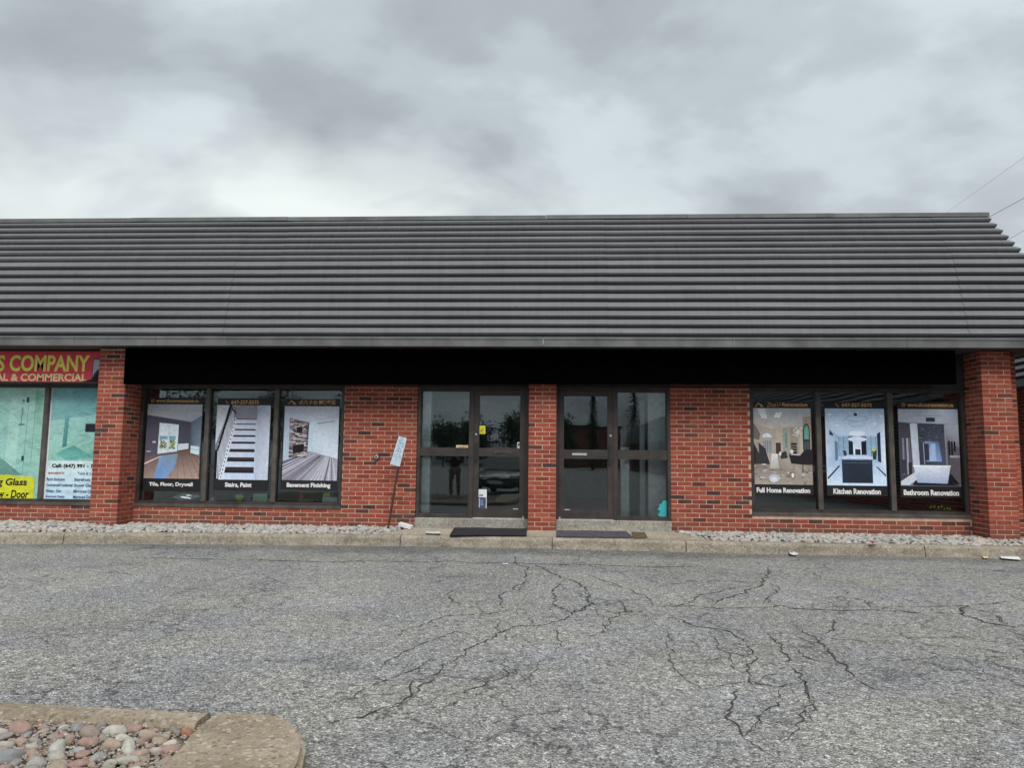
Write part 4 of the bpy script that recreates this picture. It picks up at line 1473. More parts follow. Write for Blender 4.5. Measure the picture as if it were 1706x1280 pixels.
def art_bath(a):
    a.rect(0, 0, 1, 1, (116, 116, 126))
    a.P([(0, 0), (1, 0), (1, .2), (0, .17)], (182, 190, 204), (170, 180, 196), (160, 170, 186), (150, 160, 178))
    a.line(.28, .085, .74, .085, .006, (120, 128, 142))
    a.rect(.465, .11, .615, .165, (48, 54, 66))
    a.P([(0, .17), (.20, .19), (.20, .86), (0, .94)], (66, 64, 74))
    for k, c in enumerate(((120, 122, 136), (70, 70, 82), (150, 156, 172), (90, 90, 104))):
        a.P([(.05+k*.035, .38), (.08+k*.035, .38), (.08+k*.035, .84), (.05+k*.035, .86)], c)
    a.rect(.015, .66, .10, .84, (52, 56, 70))
    a.P([(.14, .70), (.2, .69), (.2, .84), (.14, .86)], (46, 40, 48))
    a.P([(.19, .185), (.315, .19), (.33, .74), (.22, .74)], (186, 194, 208), (170, 178, 194), (176, 186, 204), (180, 190, 206))
    a.P([(.76, .2), (1, .2), (1, .55), (.80, .42), (.77, .74)], (150, 156, 170), (180, 190, 206), (130, 130, 140), (110, 110, 122), (120, 122, 136))
    a.P([(.80, .42), (1, .50), (1, .98), (.80, .98)], (84, 82, 90), (108, 104, 110), (98, 94, 100), (76, 74, 84))
    a.P([(.315, .19), (.76, .195), (.77, .73), (.33, .73)], (54, 58, 70), (60, 64, 78), (74, 80, 98), (48, 54, 68))
    r = random.Random(9)
    for k in range(26):
        a.ell(r.uniform(.35, .74), r.uniform(.21, .42), r.uniform(.01, .05), r.uniform(.005, .015), r.choice([(74, 78, 92), (44, 48, 58), (88, 92, 108)]), 7)
    a.P([(.42, .42), (.66, .42), (.70, .68), (.44, .68)], (110, 134, 170), (80, 100, 130), (120, 150, 196), (150, 178, 216))
    a.P([(.52, .45), (.60, .45), (.60, .68), (.50, .68)], (150, 172, 206))
    a.rect(.42, .45, .49, .67, (46, 52, 66))
    a.line(.40, .43, .41, .72, .010, (160, 172, 190))
    for u, v0, v1 in ((.83, .41, .63), (.875, .42, .60), (.92, .42, .55)):
        a.rect(u-.014, v0, u+.014, v1, (26, 26, 32))
    a.rect(.83, .60, 1, .63, (150, 156, 168))
    a.P([(0, .94), (.24, .82), (.30, .90), (.14, .99), (0, .99)], (190, 198, 212))
    a.P([(.23, .93), (.80, .96), (.98, .99), (.2, .99)], (30, 34, 44))
    a.P([(.77, .85), (.84, .84), (.97, .97), (.78, .965)], (24, 26, 34))
    a.P([(.215, .735), (.835, .735), (.775, .965), (.275, .955)], (206, 214, 226), (212, 220, 232), (150, 166, 194), (142, 160, 190))
    a.line(.21, .738, .84, .738, .016, (224, 230, 238))

def poster(board, photo, label, cap, caph, head, art, icon):
    "board, photo: surveyed corners (TL, TR, BR, BL)"
    def rect(q):
        p = [hy(x, y, PY) for x, y in q]
        return ((p[0].x+p[3].x)/2, (p[1].x+p[2].x)/2, (p[0].z+p[1].z)/2, (p[2].z+p[3].z)/2)
    x0, x1, zt, zb = rect(board)
    root = empty('window_poster', ((x0+x1)/2, PY, zb), label, 'poster')
    b = MB()
    b.box(x0, x1, PY, PY+.003, zb, zt)
    b.build('sheet', M['poster_black'], root)
    q = rect(photo)
    a = Art(*q, PY-.001)
    art(a)
    a.b.build('printed_picture', M['print'], root)
    cx_ = (x0+x1)/2
    hgt = zb-q[3]
    # caption under the picture
    text(cap, M['ink_white'], root, caph[0] and hy(caph[0], 812, PY).x, hy(caph[0], caph[3], PY).z, PY-.003, hy(caph[1], 812, PY).x-hy(caph[0], 812, PY).x, hy(caph[0], caph[2], PY).z-hy(caph[0], caph[3], PY).z, .042, 'caption')
    for s, u0, u1, v0, v1, bold, shear in head:
        ax, cx2 = hy(u0, 671, PY).x, hy(u1, 671, PY).x
        text(s, M['gold'], root, ax, hy(u0, v1, PY).z, PY-.003, cx2-ax, hy(u0, v0, PY).z-hy(u0, v1, PY).z, bold, 'heading', shear=shear)
    ic = icon
    if ic:
        kind, ux, uy, sz = ic
        p = hy(ux, uy, PY)
        s = sz/100.0
        b = MB()
        yy = PY-.003
        def P2(pts):
            b.poly([(p.x+u*s, yy, p.z+v*s) for u, v in pts])
        if kind == 'globe':
            n = 20
            for k in range(n):
                c0, c1 = 6.2832*k/n, 6.2832*(k+1)/n
                P2([(math.cos(c0), math.sin(c0)), (math.cos(c1), math.sin(c1)), (.78*math.cos(c1), .78*math.sin(c1)), (.78*math.cos(c0), .78*math.sin(c0))])
                P2([(.45*math.cos(c0), .78*math.sin(c0)), (.45*math.cos(c1), .78*math.sin(c1)), (.30*math.cos(c1), .72*math.sin(c1)), (.30*math.cos(c0), .72*math.sin(c0))])
            P2([(-.78, -.06), (.78, -.06), (.78, .06), (-.78, .06)])
        elif kind == 'phone':
            P2([(-.8, .9), (-.35, .9), (-.2, .35), (-.5, .15), (-.1, -.35), (.15, -.55), (.4, -.3), (.9, -.4), (.85, -.9), (.3, -.95), (-.4, -.45), (-.85, .2)])
        else:
            P2([(-1.6, -.7), (-1.2, -.7), (-.35, .45), (.45, -.2), (.2, -.45), (.4, -.6), (1.6, -.7), (.75, .2), (.3, .35), (-.35, .95)])
        b.build('logo', M['gold'], root)
    return root
poster(((246, 663), (338, 663), (333, 819), (238.5, 819)), ((246, 674), (336.6, 674), (332, 797.7), (240, 797.7)), 'black bordered window poster of an empty grey room captioned tile, floor, drywall', 'Tile, Floor, Drywall', (248, 321, 803.5, 811.5),
       [('www.zhuosrenovation.ca', 260, 331, 665, 670.5, .03, 0)], art_living, ('globe', 254.5, 668, 2.9))
poster(((361, 664), (453, 664), (445.5, 818), (357, 818)), ((361, 675), (451.5, 676), (445.5, 800), (357, 799.5)), 'black bordered window poster of a white staircase with dark treads', 'Stairs, Paint', (374.5, 419, 804, 813),
       [('647-327-5575', 385.5, 431.5, 667, 673.5, .03, 0)], art_stairs, ('phone', 378.5, 670, 2.6))
poster(((472, 665), (567.5, 666), (560, 817), (468, 817)), ((475.5, 676.5), (566, 678), (560.7, 801), (469, 800.5)), 'black bordered window poster of a basement room with stone chimney breast', 'Basement Finishing', (477.5, 550.5, 804.5, 814),
       [('卓凡手做', 498, 530, 667, 674.5, .0, .1), ('建築裝修', 531, 560, 667, 674.5, .03, 0)], art_basement, ('house', 487, 671, 4.2))
poster(((1253.5, 669), (1352, 670), (1355, 825), (1255.5, 825)), ((1254.3, 680), (1350.7, 681), (1353.6, 808), (1256.4, 807.5)), 'black bordered window poster of a grand hall with curved stair and dark sofa', 'Full Home Renovation', (1260.5, 1349.5, 812.5, 821),
       [("Zhuo's", 1277, 1297, 670.5, 678, .0, .35), ('|', 1299, 1299.8, 671, 677, .0, 0), ('Renovation', 1303, 1345, 671, 677.5, .03, 0)], art_home, ('house', 1265, 675, 4.4))
poster(((1373.5, 669.8), (1473, 670.5), (1479, 827), (1377.5, 826.7)), ((1374, 680.8), (1472, 681.4), (1478, 810), (1378, 809)), 'black bordered window poster of a bright white kitchen with dark island', 'Kitchen Renovation', (1388, 1467, 814, 823.5),
       [('647-327-5575', 1402, 1452, 672, 678, .03, 0)], art_kitchen, ('phone', 1394.5, 675, 2.8))
poster(((1494.5, 670), (1595, 670.4), (1602, 831), (1500, 829)), ((1496, 681.7), (1596, 682.3), (1600.4, 811.3), (1500.5, 810)), 'black bordered window poster of a white bathtub against dark marble', 'Bathroom Renovation', (1505, 1597, 816, 825.5),
       [('www.zhuosrenovation.ca', 1511.5, 1588, 671.5, 678, .03, 0)], art_bath, ('globe', 1505, 674.5, 3.0))

def glass_posters():
    y = .076
    X = lambda px, py=745: hy(px, py, y).x
    # the sheet whose end carries the yellow label
    def sheet(px0, px1, label):
        x0, x1 = px0, px1
        zt, zb = hy(50, 646, y).z, hy(50, 831, y).z
        root = empty('window_poster', ((x0+x1)/2, y, zb), label, 'poster')
        b = MB()
        b.box(x0, x1, y, y+.003, zb, zt)
        b.build('sheet', M['paper'], root)
        return root, x0, x1, zt, zb
    mx = hy(72, 745, .03).x
    root, x0, x1, zt, zb = sheet(-9.50, mx-.038, 'pale teal shower glass poster with yellow label at its foot')
    a = Art(x0, x1-.03, zt, zb, y-.001)
    a.rect(0, 0, 1, 1, (150, 200, 192), (164, 204, 190), (140, 188, 178), (146, 198, 192))
    a.P([(.45, .05), (.62, .02), (.60, .80), (.42, .78)], (164, 206, 198))
    a.P([(.86, .02), (.97, .04), (.96, .5), (.86, .46)], (120, 176, 158), (132, 186, 168), (150, 198, 184), (146, 196, 180))
    a.line(.745, .1, .725, .79, .005, (50, 100, 100))
    a.line(.86, .02, .85, .70, .006, (80, 140, 135))
    a.rect(.705, .09, .745, .135, (24, 50, 56))
    a.rect(.69, .62, .73, .665, (20, 50, 56))
    a.ell(.655, .12, .02, .012, (70, 130, 130))
    a.line(.655, .18, .64, .33, .012, (70, 125, 125))
    a.line(.60, .34, .70, .335, .010, (50, 100, 100))
    a.P([(.3, .62), (.72, .79), (.3, .80)], (110, 160, 150), (84, 132, 124), (100, 150, 142))
    a.b.build('printed_picture', M['wash'], root)
    b = MB()
    lz = hy(50, 792.5, y).z
    xe = X(57.5, 810)
    n = 14
    for k in range(n+1):
        u = x0+(xe-x0)*k/n
        b.v.append((u, y-.006, zb))
    for k in range(n+1):
        u = x0+(xe-x0)*k/n
        b.v.append((u, y-.006, lz-.05*max(0, (k/n-.6)/.4)**2+.012*math.sin(k*1.1)))
    for k in range(n):
        b.f.append((k, k+1, n+2+k, n+1+k))
        b.c.append([srgb(205, 215, 20, 1.2), srgb(215, 212, 30, 1.2), srgb(206, 200, 60, 1.2), srgb(196, 206, 40, 1.2)])
    lab = b.build('yellow_label', M['wash'], root)
    for s, p0, p1, v0, v1 in (('Glazing Glass', -45, 45, 797.5, 813), ('Window - Door', -38, 49.5, 817, 830.5)):
        text(s, M['ink_black'], root, X(p0, 810), hy(40, v1, y).z, y-.008, X(p1, 810)-X(p0, 810), hy(40, v0, y).z-hy(40, v1, y).z, .03, 'lettering', shear=.1)
    root, x0, x1, zt, zb = sheet(mx+.038, -7.265, 'teal shower poster with phone number and service list')
    a = Art(x0+.03, x1, zt, zb, y-.001)
    a.rect(0, 0, 1, .66, (120, 178, 184), (88, 150, 166), (140, 192, 180), (146, 196, 186))
    a.P([(0, .30), (1, .22), (1, .60), (0, .64)], (160, 206, 202), (146, 200, 204), (124, 180, 164), (144, 194, 178))
    a.P([(.23, .28), (.30, .275), (.285, .53), (.215, .54)], (104, 172, 172), (92, 160, 160), (56, 112, 112), (70, 128, 126))
    a.P([(.10, .60), (.40, .52), (.78, .63), (.3, .655)], (104, 172, 164), (84, 150, 142), (100, 172, 164), (112, 182, 172))
    for k in range(9):
        a.line(.05+.1*k, .60+.01*(k % 3), .09+.1*k, .655, .006, (92, 158, 152))
    a.rect(.575, .325, .765, .40, (14, 28, 34))
    a.line(.80, .05, .76, .66, .010, (60, 110, 110))
    a.rect(0, .66, 1, 1, (200, 222, 224), (200, 220, 224), (185, 215, 232), (185, 214, 232))
    a.b.build('printed_picture', M['wash'], root)
    def tx(s, p0, p1, v0, v1, mat, bold=.02):
        text(s, mat, root, X(p0, 810), hy(110, v1, y).z, y-.009, X(p1, 810)-X(p0, 810), hy(110, v0, y).z-hy(110, v1, y).z, bold)
    tx('Call: (647) 991 - 18', 84.5, 158, 773, 781, M['ink_black'], .04)
    tx('Specialized In', 79, 106, 786.5, 791, M['ink_red'])
    tx('Table & Counter', 128, 168, 786.5, 791, M['ink_navy'], .0)
    for (s, s2, v) in (('Porch Enclosure', 'Storefront Class', 796.5), ('Commercial+residential', 'Shower Glass', 806), ('Window - Door', 'Mirrored Closet', 816), ('Showroom Display', 'Mirrored Door', 825.5)):
        tx(s, 77.5, 77.5+2.0*len(s) if len(s) > 14 else 103, v, v+5, M['ink_navy'])
        tx(s2, 123.5, 123.5+2.6*len(s2), v, v+5, M['ink_navy'])
glass_posters()

# small white cards hung behind the mullions
def cards():
    for n, (p0, p1, v0, v1, lb) in enumerate(((444, 471, 766, 777.5, 'small white card showing behind the mullion beside the staircase poster'), (1353, 1377.5, 776, 787, 'small white card showing behind the mullion beside the kitchen poster'))):
        y = .172
        a, c = hy(p0, v1, y), hy(p1, v0, y)
        root = empty('window_card', ((a.x+c.x)/2, y, a.z), lb, 'card')
        b = MB()
        b.box(a.x, c.x, y, y+.003, a.z, c.z)
        b.build('sheet', M['paper'], root)
        b = MB()
        q = a.x+(c.x-a.x)*.84
        b.box(q-.03, q+.01, y-.002, y-.0005, a.z+.03, a.z+.085)
        b.build('printed_mark', M['ink_black'], root)
cards()

# ------------------------------------------------------------------ stickers and notices on the doors
def sticker(name, label, q, y, mat, parts=()):
    x0, z1 = hy(q[0], q[1], y).x, hy(q[0], q[1], y).z
    x1, z0 = hy(q[2], q[3], y).x, hy(q[2], q[3], y).z
    root = empty(name, ((x0+x1)/2, y, z0), label, 'sticker')
    b = MB()
    b.box(x0, x1, y-.0015, y, z0, z1)
    b.build('sheet', mat, root)
    for k, (nm, mt, pts) in enumerate(parts):
        b = MB()
        for pl in pts:
            b.poly([(x0+(x1-x0)*u, y-.0022-.0004*k, z1+(z0-z1)*v) for u, v in pl])
        b.build(nm, mt, root)
    return root
def rc(u0, v0, u1, v1):
    return [(u0, v0), (u1, v0), (u1, v1), (u0, v1)]
DG = .026      # outer face of the door glass
sticker('warning_sticker', 'square yellow sticker with black symbol on the glass door', (797, 709.5, 808.5, 723.5), DG, M['yellow'],
        (('printed_mark', M['ink_black'], [[(.30, .62), (.45, .45), (.50, .55), (.42, .78)], [(.52, .35), (.78, .28), (.80, .36), (.56, .42)], rc(.30, .84, .75, .87), [(.55, .62), (.70, .55), (.72, .62), (.58, .70)]]),))
sticker('door_notice', 'white notice with navy panel at the foot of the glass door', (792.5, 815.5, 810.5, 849), DG, M['paper'],
        (('navy_panel', M['navy'], [rc(.06, .40, .94, .96)]), ('printed_mark', M['ink_black'], [rc(.32, .27, .70, .33)]), ('pale_lines', M['white'], [rc(.32, .46, .38, .9), rc(.44, .55, .70, .57), rc(.44, .65, .66, .67), rc(.44, .75, .70, .77), rc(.12, .08, .84, .10), rc(.12, .15, .84, .17)])))
sticker('alarm_sticker', 'white and black alarm sticker by the hinge side of the glass door', (862, 737, 870.5, 748.5), DG, M['paper'],
        (('printed_mark', M['ink_black'], [[(.15, .15), (.85, .15), (.85, .55), (.5, .9), (.15, .55)]]), ('pale_dot', M['white'], [[(.5+.22*math.cos(k*.785), .6+.16*math.sin(k*.785)) for k in range(8)]])))
sticker('paper_strip', 'cream paper strip with a line of print stuck above the sidelight rail', (760, 742, 780, 747), .081, M['ink_cream'],
        (('printed_line', M['ink_black'], [rc(.1, .35, .45, .5), rc(.5, .35, .9, .5), rc(.2, .65, .7, .75)]),))
sticker('small_label', 'tiny pale label on the door glass above the yellow sticker', (795, 706, 799, 709), DG, M['bag'])
def teal_film():
    y = .080
    pts = [(1110.5, 834), (1110.5, 861.5), (1098, 861), (1096, 857), (1100, 852), (1095.5, 849), (1099, 845), (1098, 841), (1103, 839), (1104, 835)]
    b = MB()
    for yy in (y, y-.002):
        b.poly([(hy(px, py, y).x, yy, hy(px, py, y).z) for px, py in pts])
    n = len(pts)
    for k in range(n):
        b.f.append((k, (k+1) % n, n+(k+1) % n, n+k))
        b.c.append(None)
    o = tag(b.build('torn_film', M['teal']), 'torn bright teal film stuck in the lower corner of the sidelight', 'film')
teal_film()
def inside_post():
    y = .32
    a, c = hy(1034.5, 862, y), hy(1047.5, 748, y)
    root = empty('white_post', ((a.x+c.x)/2, y, .336), 'slim white ribbed post standing behind the sidelight glass', 'post')
    b = MB()
    n = 7
    wd = c.x-a.x
    b.box(a.x, c.x, y, y+.10, .336, c.z-.03)
    for k in range(n):
        u = a.x+wd*(k+.5)/n
        b.box(u-wd/n*.3, u+wd/n*.3, y-.006, y-.0005, .336, c.z-.03)
    b.build('shaft', M['wall_white'], root)
    b = MB()
    b.box(a.x-.004, c.x+.004, y-.012, y+.11, c.z-.0295, c.z+.02)
    b.build('cap', M['white'], root)
inside_post()

# ------------------------------------------------------------------ things on the window ledges
def ledge_things():
    y = .175
    X = lambda px, yy=y: hy(px, 832, yy).x
    H = lambda py, yy=y: hy(400, py, yy).z
    z = LEDGE
    k = (H(800)-H(820))/20.0
    # spray bottle
    x = X(235.5)
    root = empty('spray_bottle', (x, y, z), 'pale green spray bottle at the end of the window ledge by the pier', 'bottle')
    b = MB()
    b.lathe(x, y, [(.040, z), (.046, z+.02), (.046, z+.16), (.030, z+.21), (.016, z+.24), (.016, z+.27)], 14)
    b.build('body', M['bottle'], root, smooth=True)
    b = MB()
    b.box(x-.055, x+.03, y-.015, y+.015, z+.27, z+.315)
    b.box(x-.045, x-.033, y-.01, y+.01, z+.20, z+.27)
    b.build('trigger', M['white'], root, bevel=.004)
    # crumpled plastic bag
    def lump(name, label, cat, px0, px1, py0, mat, seed, dep=.10, sub=3, yy=None):
        yy = y if yy is None else yy
        x0, x1 = X(px0, yy), X(px1, yy)
        h = max(.03, H(py0, yy)-z)
        me = stone_mesh(name, seed, sub, mat, (1, 1, 1))
        r = random.Random(seed)
        for v in me.vertices:
            d = mnoise.noise(v.co*2.3+Vector((seed, 0, 0)))*.35+mnoise.noise(v.co*5+Vector((seed, 5, 0)))*.22
            v.co *= 1+d
        xs = [v.co.x for v in me.vertices]
        zs = [v.co.z for v in me.vertices]
        sx = (x1-x0)/(max(xs)-min(xs))
        sz = h/(max(zs)-min(zs))
        for v in me.vertices:
            v.co = Vector(((v.co.x-min(xs))*sx-(x1-x0)/2, v.co.y*dep, (v.co.z-min(zs))*sz))
        me.polygons.foreach_set('use_smooth', [False]*len(me.polygons))
        o = link(name, me)
        o.location = ((x0+x1)/2, yy, z+.001)
        tag(o, label, cat)
    lump('plastic_bag', 'crumpled clear plastic bag on the ledge under the grey room poster', 'bag', 290, 336, 822, M['bag'], 41)
    lump('crumpled_tissue', 'small crumpled white tissue on the ledge beside the first mullion', 'tissue', 349, 357.5, 829.5, M['white'], 42, .04)
    lump('lime_cloth', 'bunched lime green cloth on the window ledge', 'cloth', 391.5, 406, 822, M['lime'], 43, .06)
    lump('green_twine', 'loose tangle of pale green twine beside the lime cloth', 'twine', 406, 421, 830, M['bottle'], 44, .05)
    lump('white_rag', 'small white rag on the ledge by the second mullion', 'rag', 446, 453.5, 829.5, M['white'], 45, .04)
    def bx(name, label, cat, px0, px1, py0, py1, mat, d=.12, parts=()):
        x0, x1 = X(px0), X(px1)
        z0 = z if py1 is None else H(py1)
        b = MB()
        b.box(x0, x1, y-.02, y-.02+d, z0+.001, H(py0))
        o = tag(b.build(name, mat, bevel=.004), label, cat)
        return o
    bx('mint_box', 'mint green carton lying on the window ledge', 'carton', 422, 445.5, 822.5, None, M['mint'], .16)
    bx('brown_board', 'flat offcut of brown board on the window ledge', 'board', 497, 522, 831.5, None, M['cardboard'], .2)
    bx('white_box', 'white box at the end of the window ledge beside the brick wall', 'box', 537.5, 562, 826.5, None, M['white'], .12)
    bx('lime_packet', 'lime green packet standing on the white box', 'packet', 539, 549.5, 819, 826.3, M['lime'], .06)
    bx('blue_packet', 'dull blue packet standing on the white box', 'packet', 550, 557.5, 819.5, 826.3, M['navy'], .06)
    x = X(501.8)
    root = empty('red_cup', (x, y+.0, H(831.5)), 'small red tin standing on the brown board', 'tin')
    b = MB()
    z0 = H(831.3)
    b.lathe(x, y+.03, [(.038, z0), (.040, z0+.01), (.040, z0+.085), (.036, z0+.095)], 14)
    b.build('body', M['red'], root, smooth=True)
    b = MB()
    b.lathe(x, y+.03, [(.033, z0+.0955), (.036, z0+.10), (.036, z0+.125), (.030, z0+.13)], 14)
    b.build('lid', M['red'], root, smooth=True)
    # other window: a yellow bar and a trailing vine
    p = hy(1275, 845, y)
    b = MB()
    b.box(p.x-.06, p.x+.06, y-.02, y+.02, z+.001, z+.02)
    tag(b.build('yellow_bar', M['yellow'], bevel=.004), 'short yellow bar on the ledge under the grand hall poster', 'bar')
    root = empty('trailing_vine', (hy(1565, 845, y).x, y, z), 'thin green trailing vine on the ledge under the bathtub poster', 'vine')
    r = random.Random(8)
    b = MB()
    pts = []
    for k in range(15):
        px = 1549+k*2.6
        pp = hy(px, 845, y)
        pts.append((pp.x, y+r.uniform(-.03, .03), z+.012+.05*abs(math.sin(k*.75))*(1 if k < 9 else .3)))
    b.tube(pts, .005, 6)
    b.build('stem', M['green'], root)
    for k in range(1, 14, 2):
        x, yy, zz = pts[k]
        b = MB()
        b.poly([(x, yy, zz), (x+.02, yy-.01, zz+.03), (x+.005, yy-.015, zz+.06), (x-.015, yy-.005, zz+.03)])
        b.build('leaf', M['lime'], root)
ledge_things()

# ------------------------------------------------------------------ things outside the doors
def mats():
    zt = KT+.012+.004
    def mat_(name, label, pts, mat, th=.010):
        P = []
        for px, py in pts:
            q = hz(px, py, .18)
            for _ in range(3):
                q = hz(px, py, slab_z(q.y)+.004+th)
            P.append(q)
        b = MB()
        nx, ny = 24, 6
        def at(u, v):
            a = P[0].lerp(P[1], u)
            c = P[3].lerp(P[2], u)
            return a.lerp(c, v)
        for z_off in (0, -th):
            for j in range(ny+1):
                for i in range(nx+1):
                    q = at(i/nx, j/ny)
                    w_ = (mnoise.noise(Vector((q.x*4, q.y*4, 1)))+.6)*.005 if z_off == 0 else 0
                    b.v.append((q.x, q.y, q.z+z_off+max(0, w_)))
        n = (nx+1)*(ny+1)
        for j in range(ny):
            for i in range(nx):
                a = j*(nx+1)+i
                b.f.append((a, a+1, a+nx+2, a+nx+1))
                b.f.append((n+a, n+a+nx+1, n+a+nx+2, n+a+1))
        rim = [i for i in range(nx+1)]+[(j+1)*(nx+1)-1 for j in range(1, ny+1)]+[ny*(nx+1)+i for i in range(nx-1, -1, -1)]+[j*(nx+1) for j in range(ny-1, 0, -1)]
        for k in range(len(rim)):
            a, c = rim[k], rim[(k+1) % len(rim)]
            b.f.append((a, n+a, n+c, c))
        b.c = [None]*len(b.f)
        tag(b.build(name, mat), label, 'mat')
    mat_('door_mat', 'black rubber door mat before the door with the yellow sticker', [(757, 879.5), (878, 879.5), (877.5, 892.5), (749, 892)], M['mat_black'])
    mat_('door_mat', 'worn purple grey door mat beside the brown square of carpet', [(927, 884), (1043, 885.5), (1055, 895.5), (927, 894)], M['mat_purple'])
    mat_('carpet_square', 'small brown square of carpet next to the purple grey mat', [(1052, 886.5), (1074, 887), (1079, 896), (1056, 895.8)], M['mat_brown'])
mats()

def litter():
    def flat(name, label, cat, pts, z, mat, curl=.012, marks=None):
        P = [hz(px, py, z) for px, py in pts]
        b = MB()
        nx = ny = 5
        for j in range(ny+1):
            for i in range(nx+1):
                q = P[0].lerp(P[1], i/nx).lerp(P[3].lerp(P[2], i/nx), j/ny)
                u, v = i/nx-.5, j/ny-.5
                b.v.append((q.x, q.y, z+.003+curl*(4*u*u*.6+abs(mnoise.noise(Vector((i*.7, j*.7, P[0].x))))*.5)))
        for j in range(ny):
            for i in range(nx):
                a = j*(nx+1)+i
                b.f.append((a, a+1, a+nx+2, a+nx+1))
                b.c.append(None)
        o = tag(b.build(name, mat), label, cat)
        s = o.modifiers.new('thick', 'SOLIDIFY')
        s.thickness = .002
        return o
    flat('foam_sheet', 'white foam sheet lying in the gutter near the corner pier', 'sheet', [(1663, 923.5), (1694, 926.5), (1701.5, 934), (1668, 931)], 0.02, M['paper'], .004)
    flat('paper_scrap', 'small yellowish paper scrap in the gutter beside the foam sheet', 'scrap', [(1638, 927.5), (1646, 927.8), (1646.5, 931), (1638, 930.8)], 0.015, M['ink_cream'], .01)
    flat('paper_scrap', 'crumpled white paper scrap in the gutter below the kitchen poster', 'scrap', [(1314, 920.5), (1321, 922), (1331, 926), (1316, 926)], 0.015, M['white'], .03)
    flat('flyer', 'white and navy flyer lying on the slab beside the black mat', 'flyer', [(711, 886.5), (732, 887), (735, 890.5), (709, 889.5)], slab_z(-.5), M['bag'], .01)
    flat('red_wrapper', 'torn red wrapper caught among the wall stones', 'wrapper', [(1449, 903), (1462, 903.5), (1462, 905), (1449, 904.5)], KT+.04, M['red'], .02)
    flat('glass_shard_patch', 'scatter of pale glassy plastic on the asphalt crack', 'plastic', [(838, 939.5), (845, 939.5), (847, 941.5), (837, 941.5)], .004, M['bag'], .006)
    # loose white brick lying on the stones by the slab
    p = hz(676, 878, KT+.07)
    b = MB()
    b.box(-.11, .11, -.045, .045, -.03, .03)
    o = tag(b.build('loose_brick', M['white'], bevel=.006), 'loose white brick resting on the stones by the doorstep', 'brick')
    o.location = (p.x, p.y, KT+.085)
    o.rotation_euler = (.05, .22, -.25)
litter()

def wall_fixture():
    p = hy(628, 762, 0)
    root = empty('wall_fixture', (p.x, -.01, p.z), 'small round pale fixture mounted on the brick wall between window and door', 'fixture')
    def disc(name, r, y0, y1, mat, seg=20, inner=None):
        b = MB()
        ring = [(p.x+r*math.cos(6.2832*k/seg), p.z+r*math.sin(6.2832*k/seg)) for k in range(seg)]
        b.v = [(x, y0, z) for x, z in ring]+[(p.x+(x-p.x)*(inner or 1), y1, p.z+(z-p.z)*(inner or 1)) for x, z in ring]
        b.f = [tuple(range(seg)), tuple(range(seg, 2*seg))[::-1]]+[(k, (k+1) % seg, seg+(k+1) % seg, seg+k) for k in range(seg)]
        b.c = [None]*len(b.f)
        return b.build(name, mat, root)
    disc('base_plate', .046, -.001, -.022, M['dark_band'])
    disc('collar', .034, -.0225, -.055, M['steel'], inner=.85)
    disc('lens', .016, -.0555, -.062, M['ink_black'])
wall_fixture()

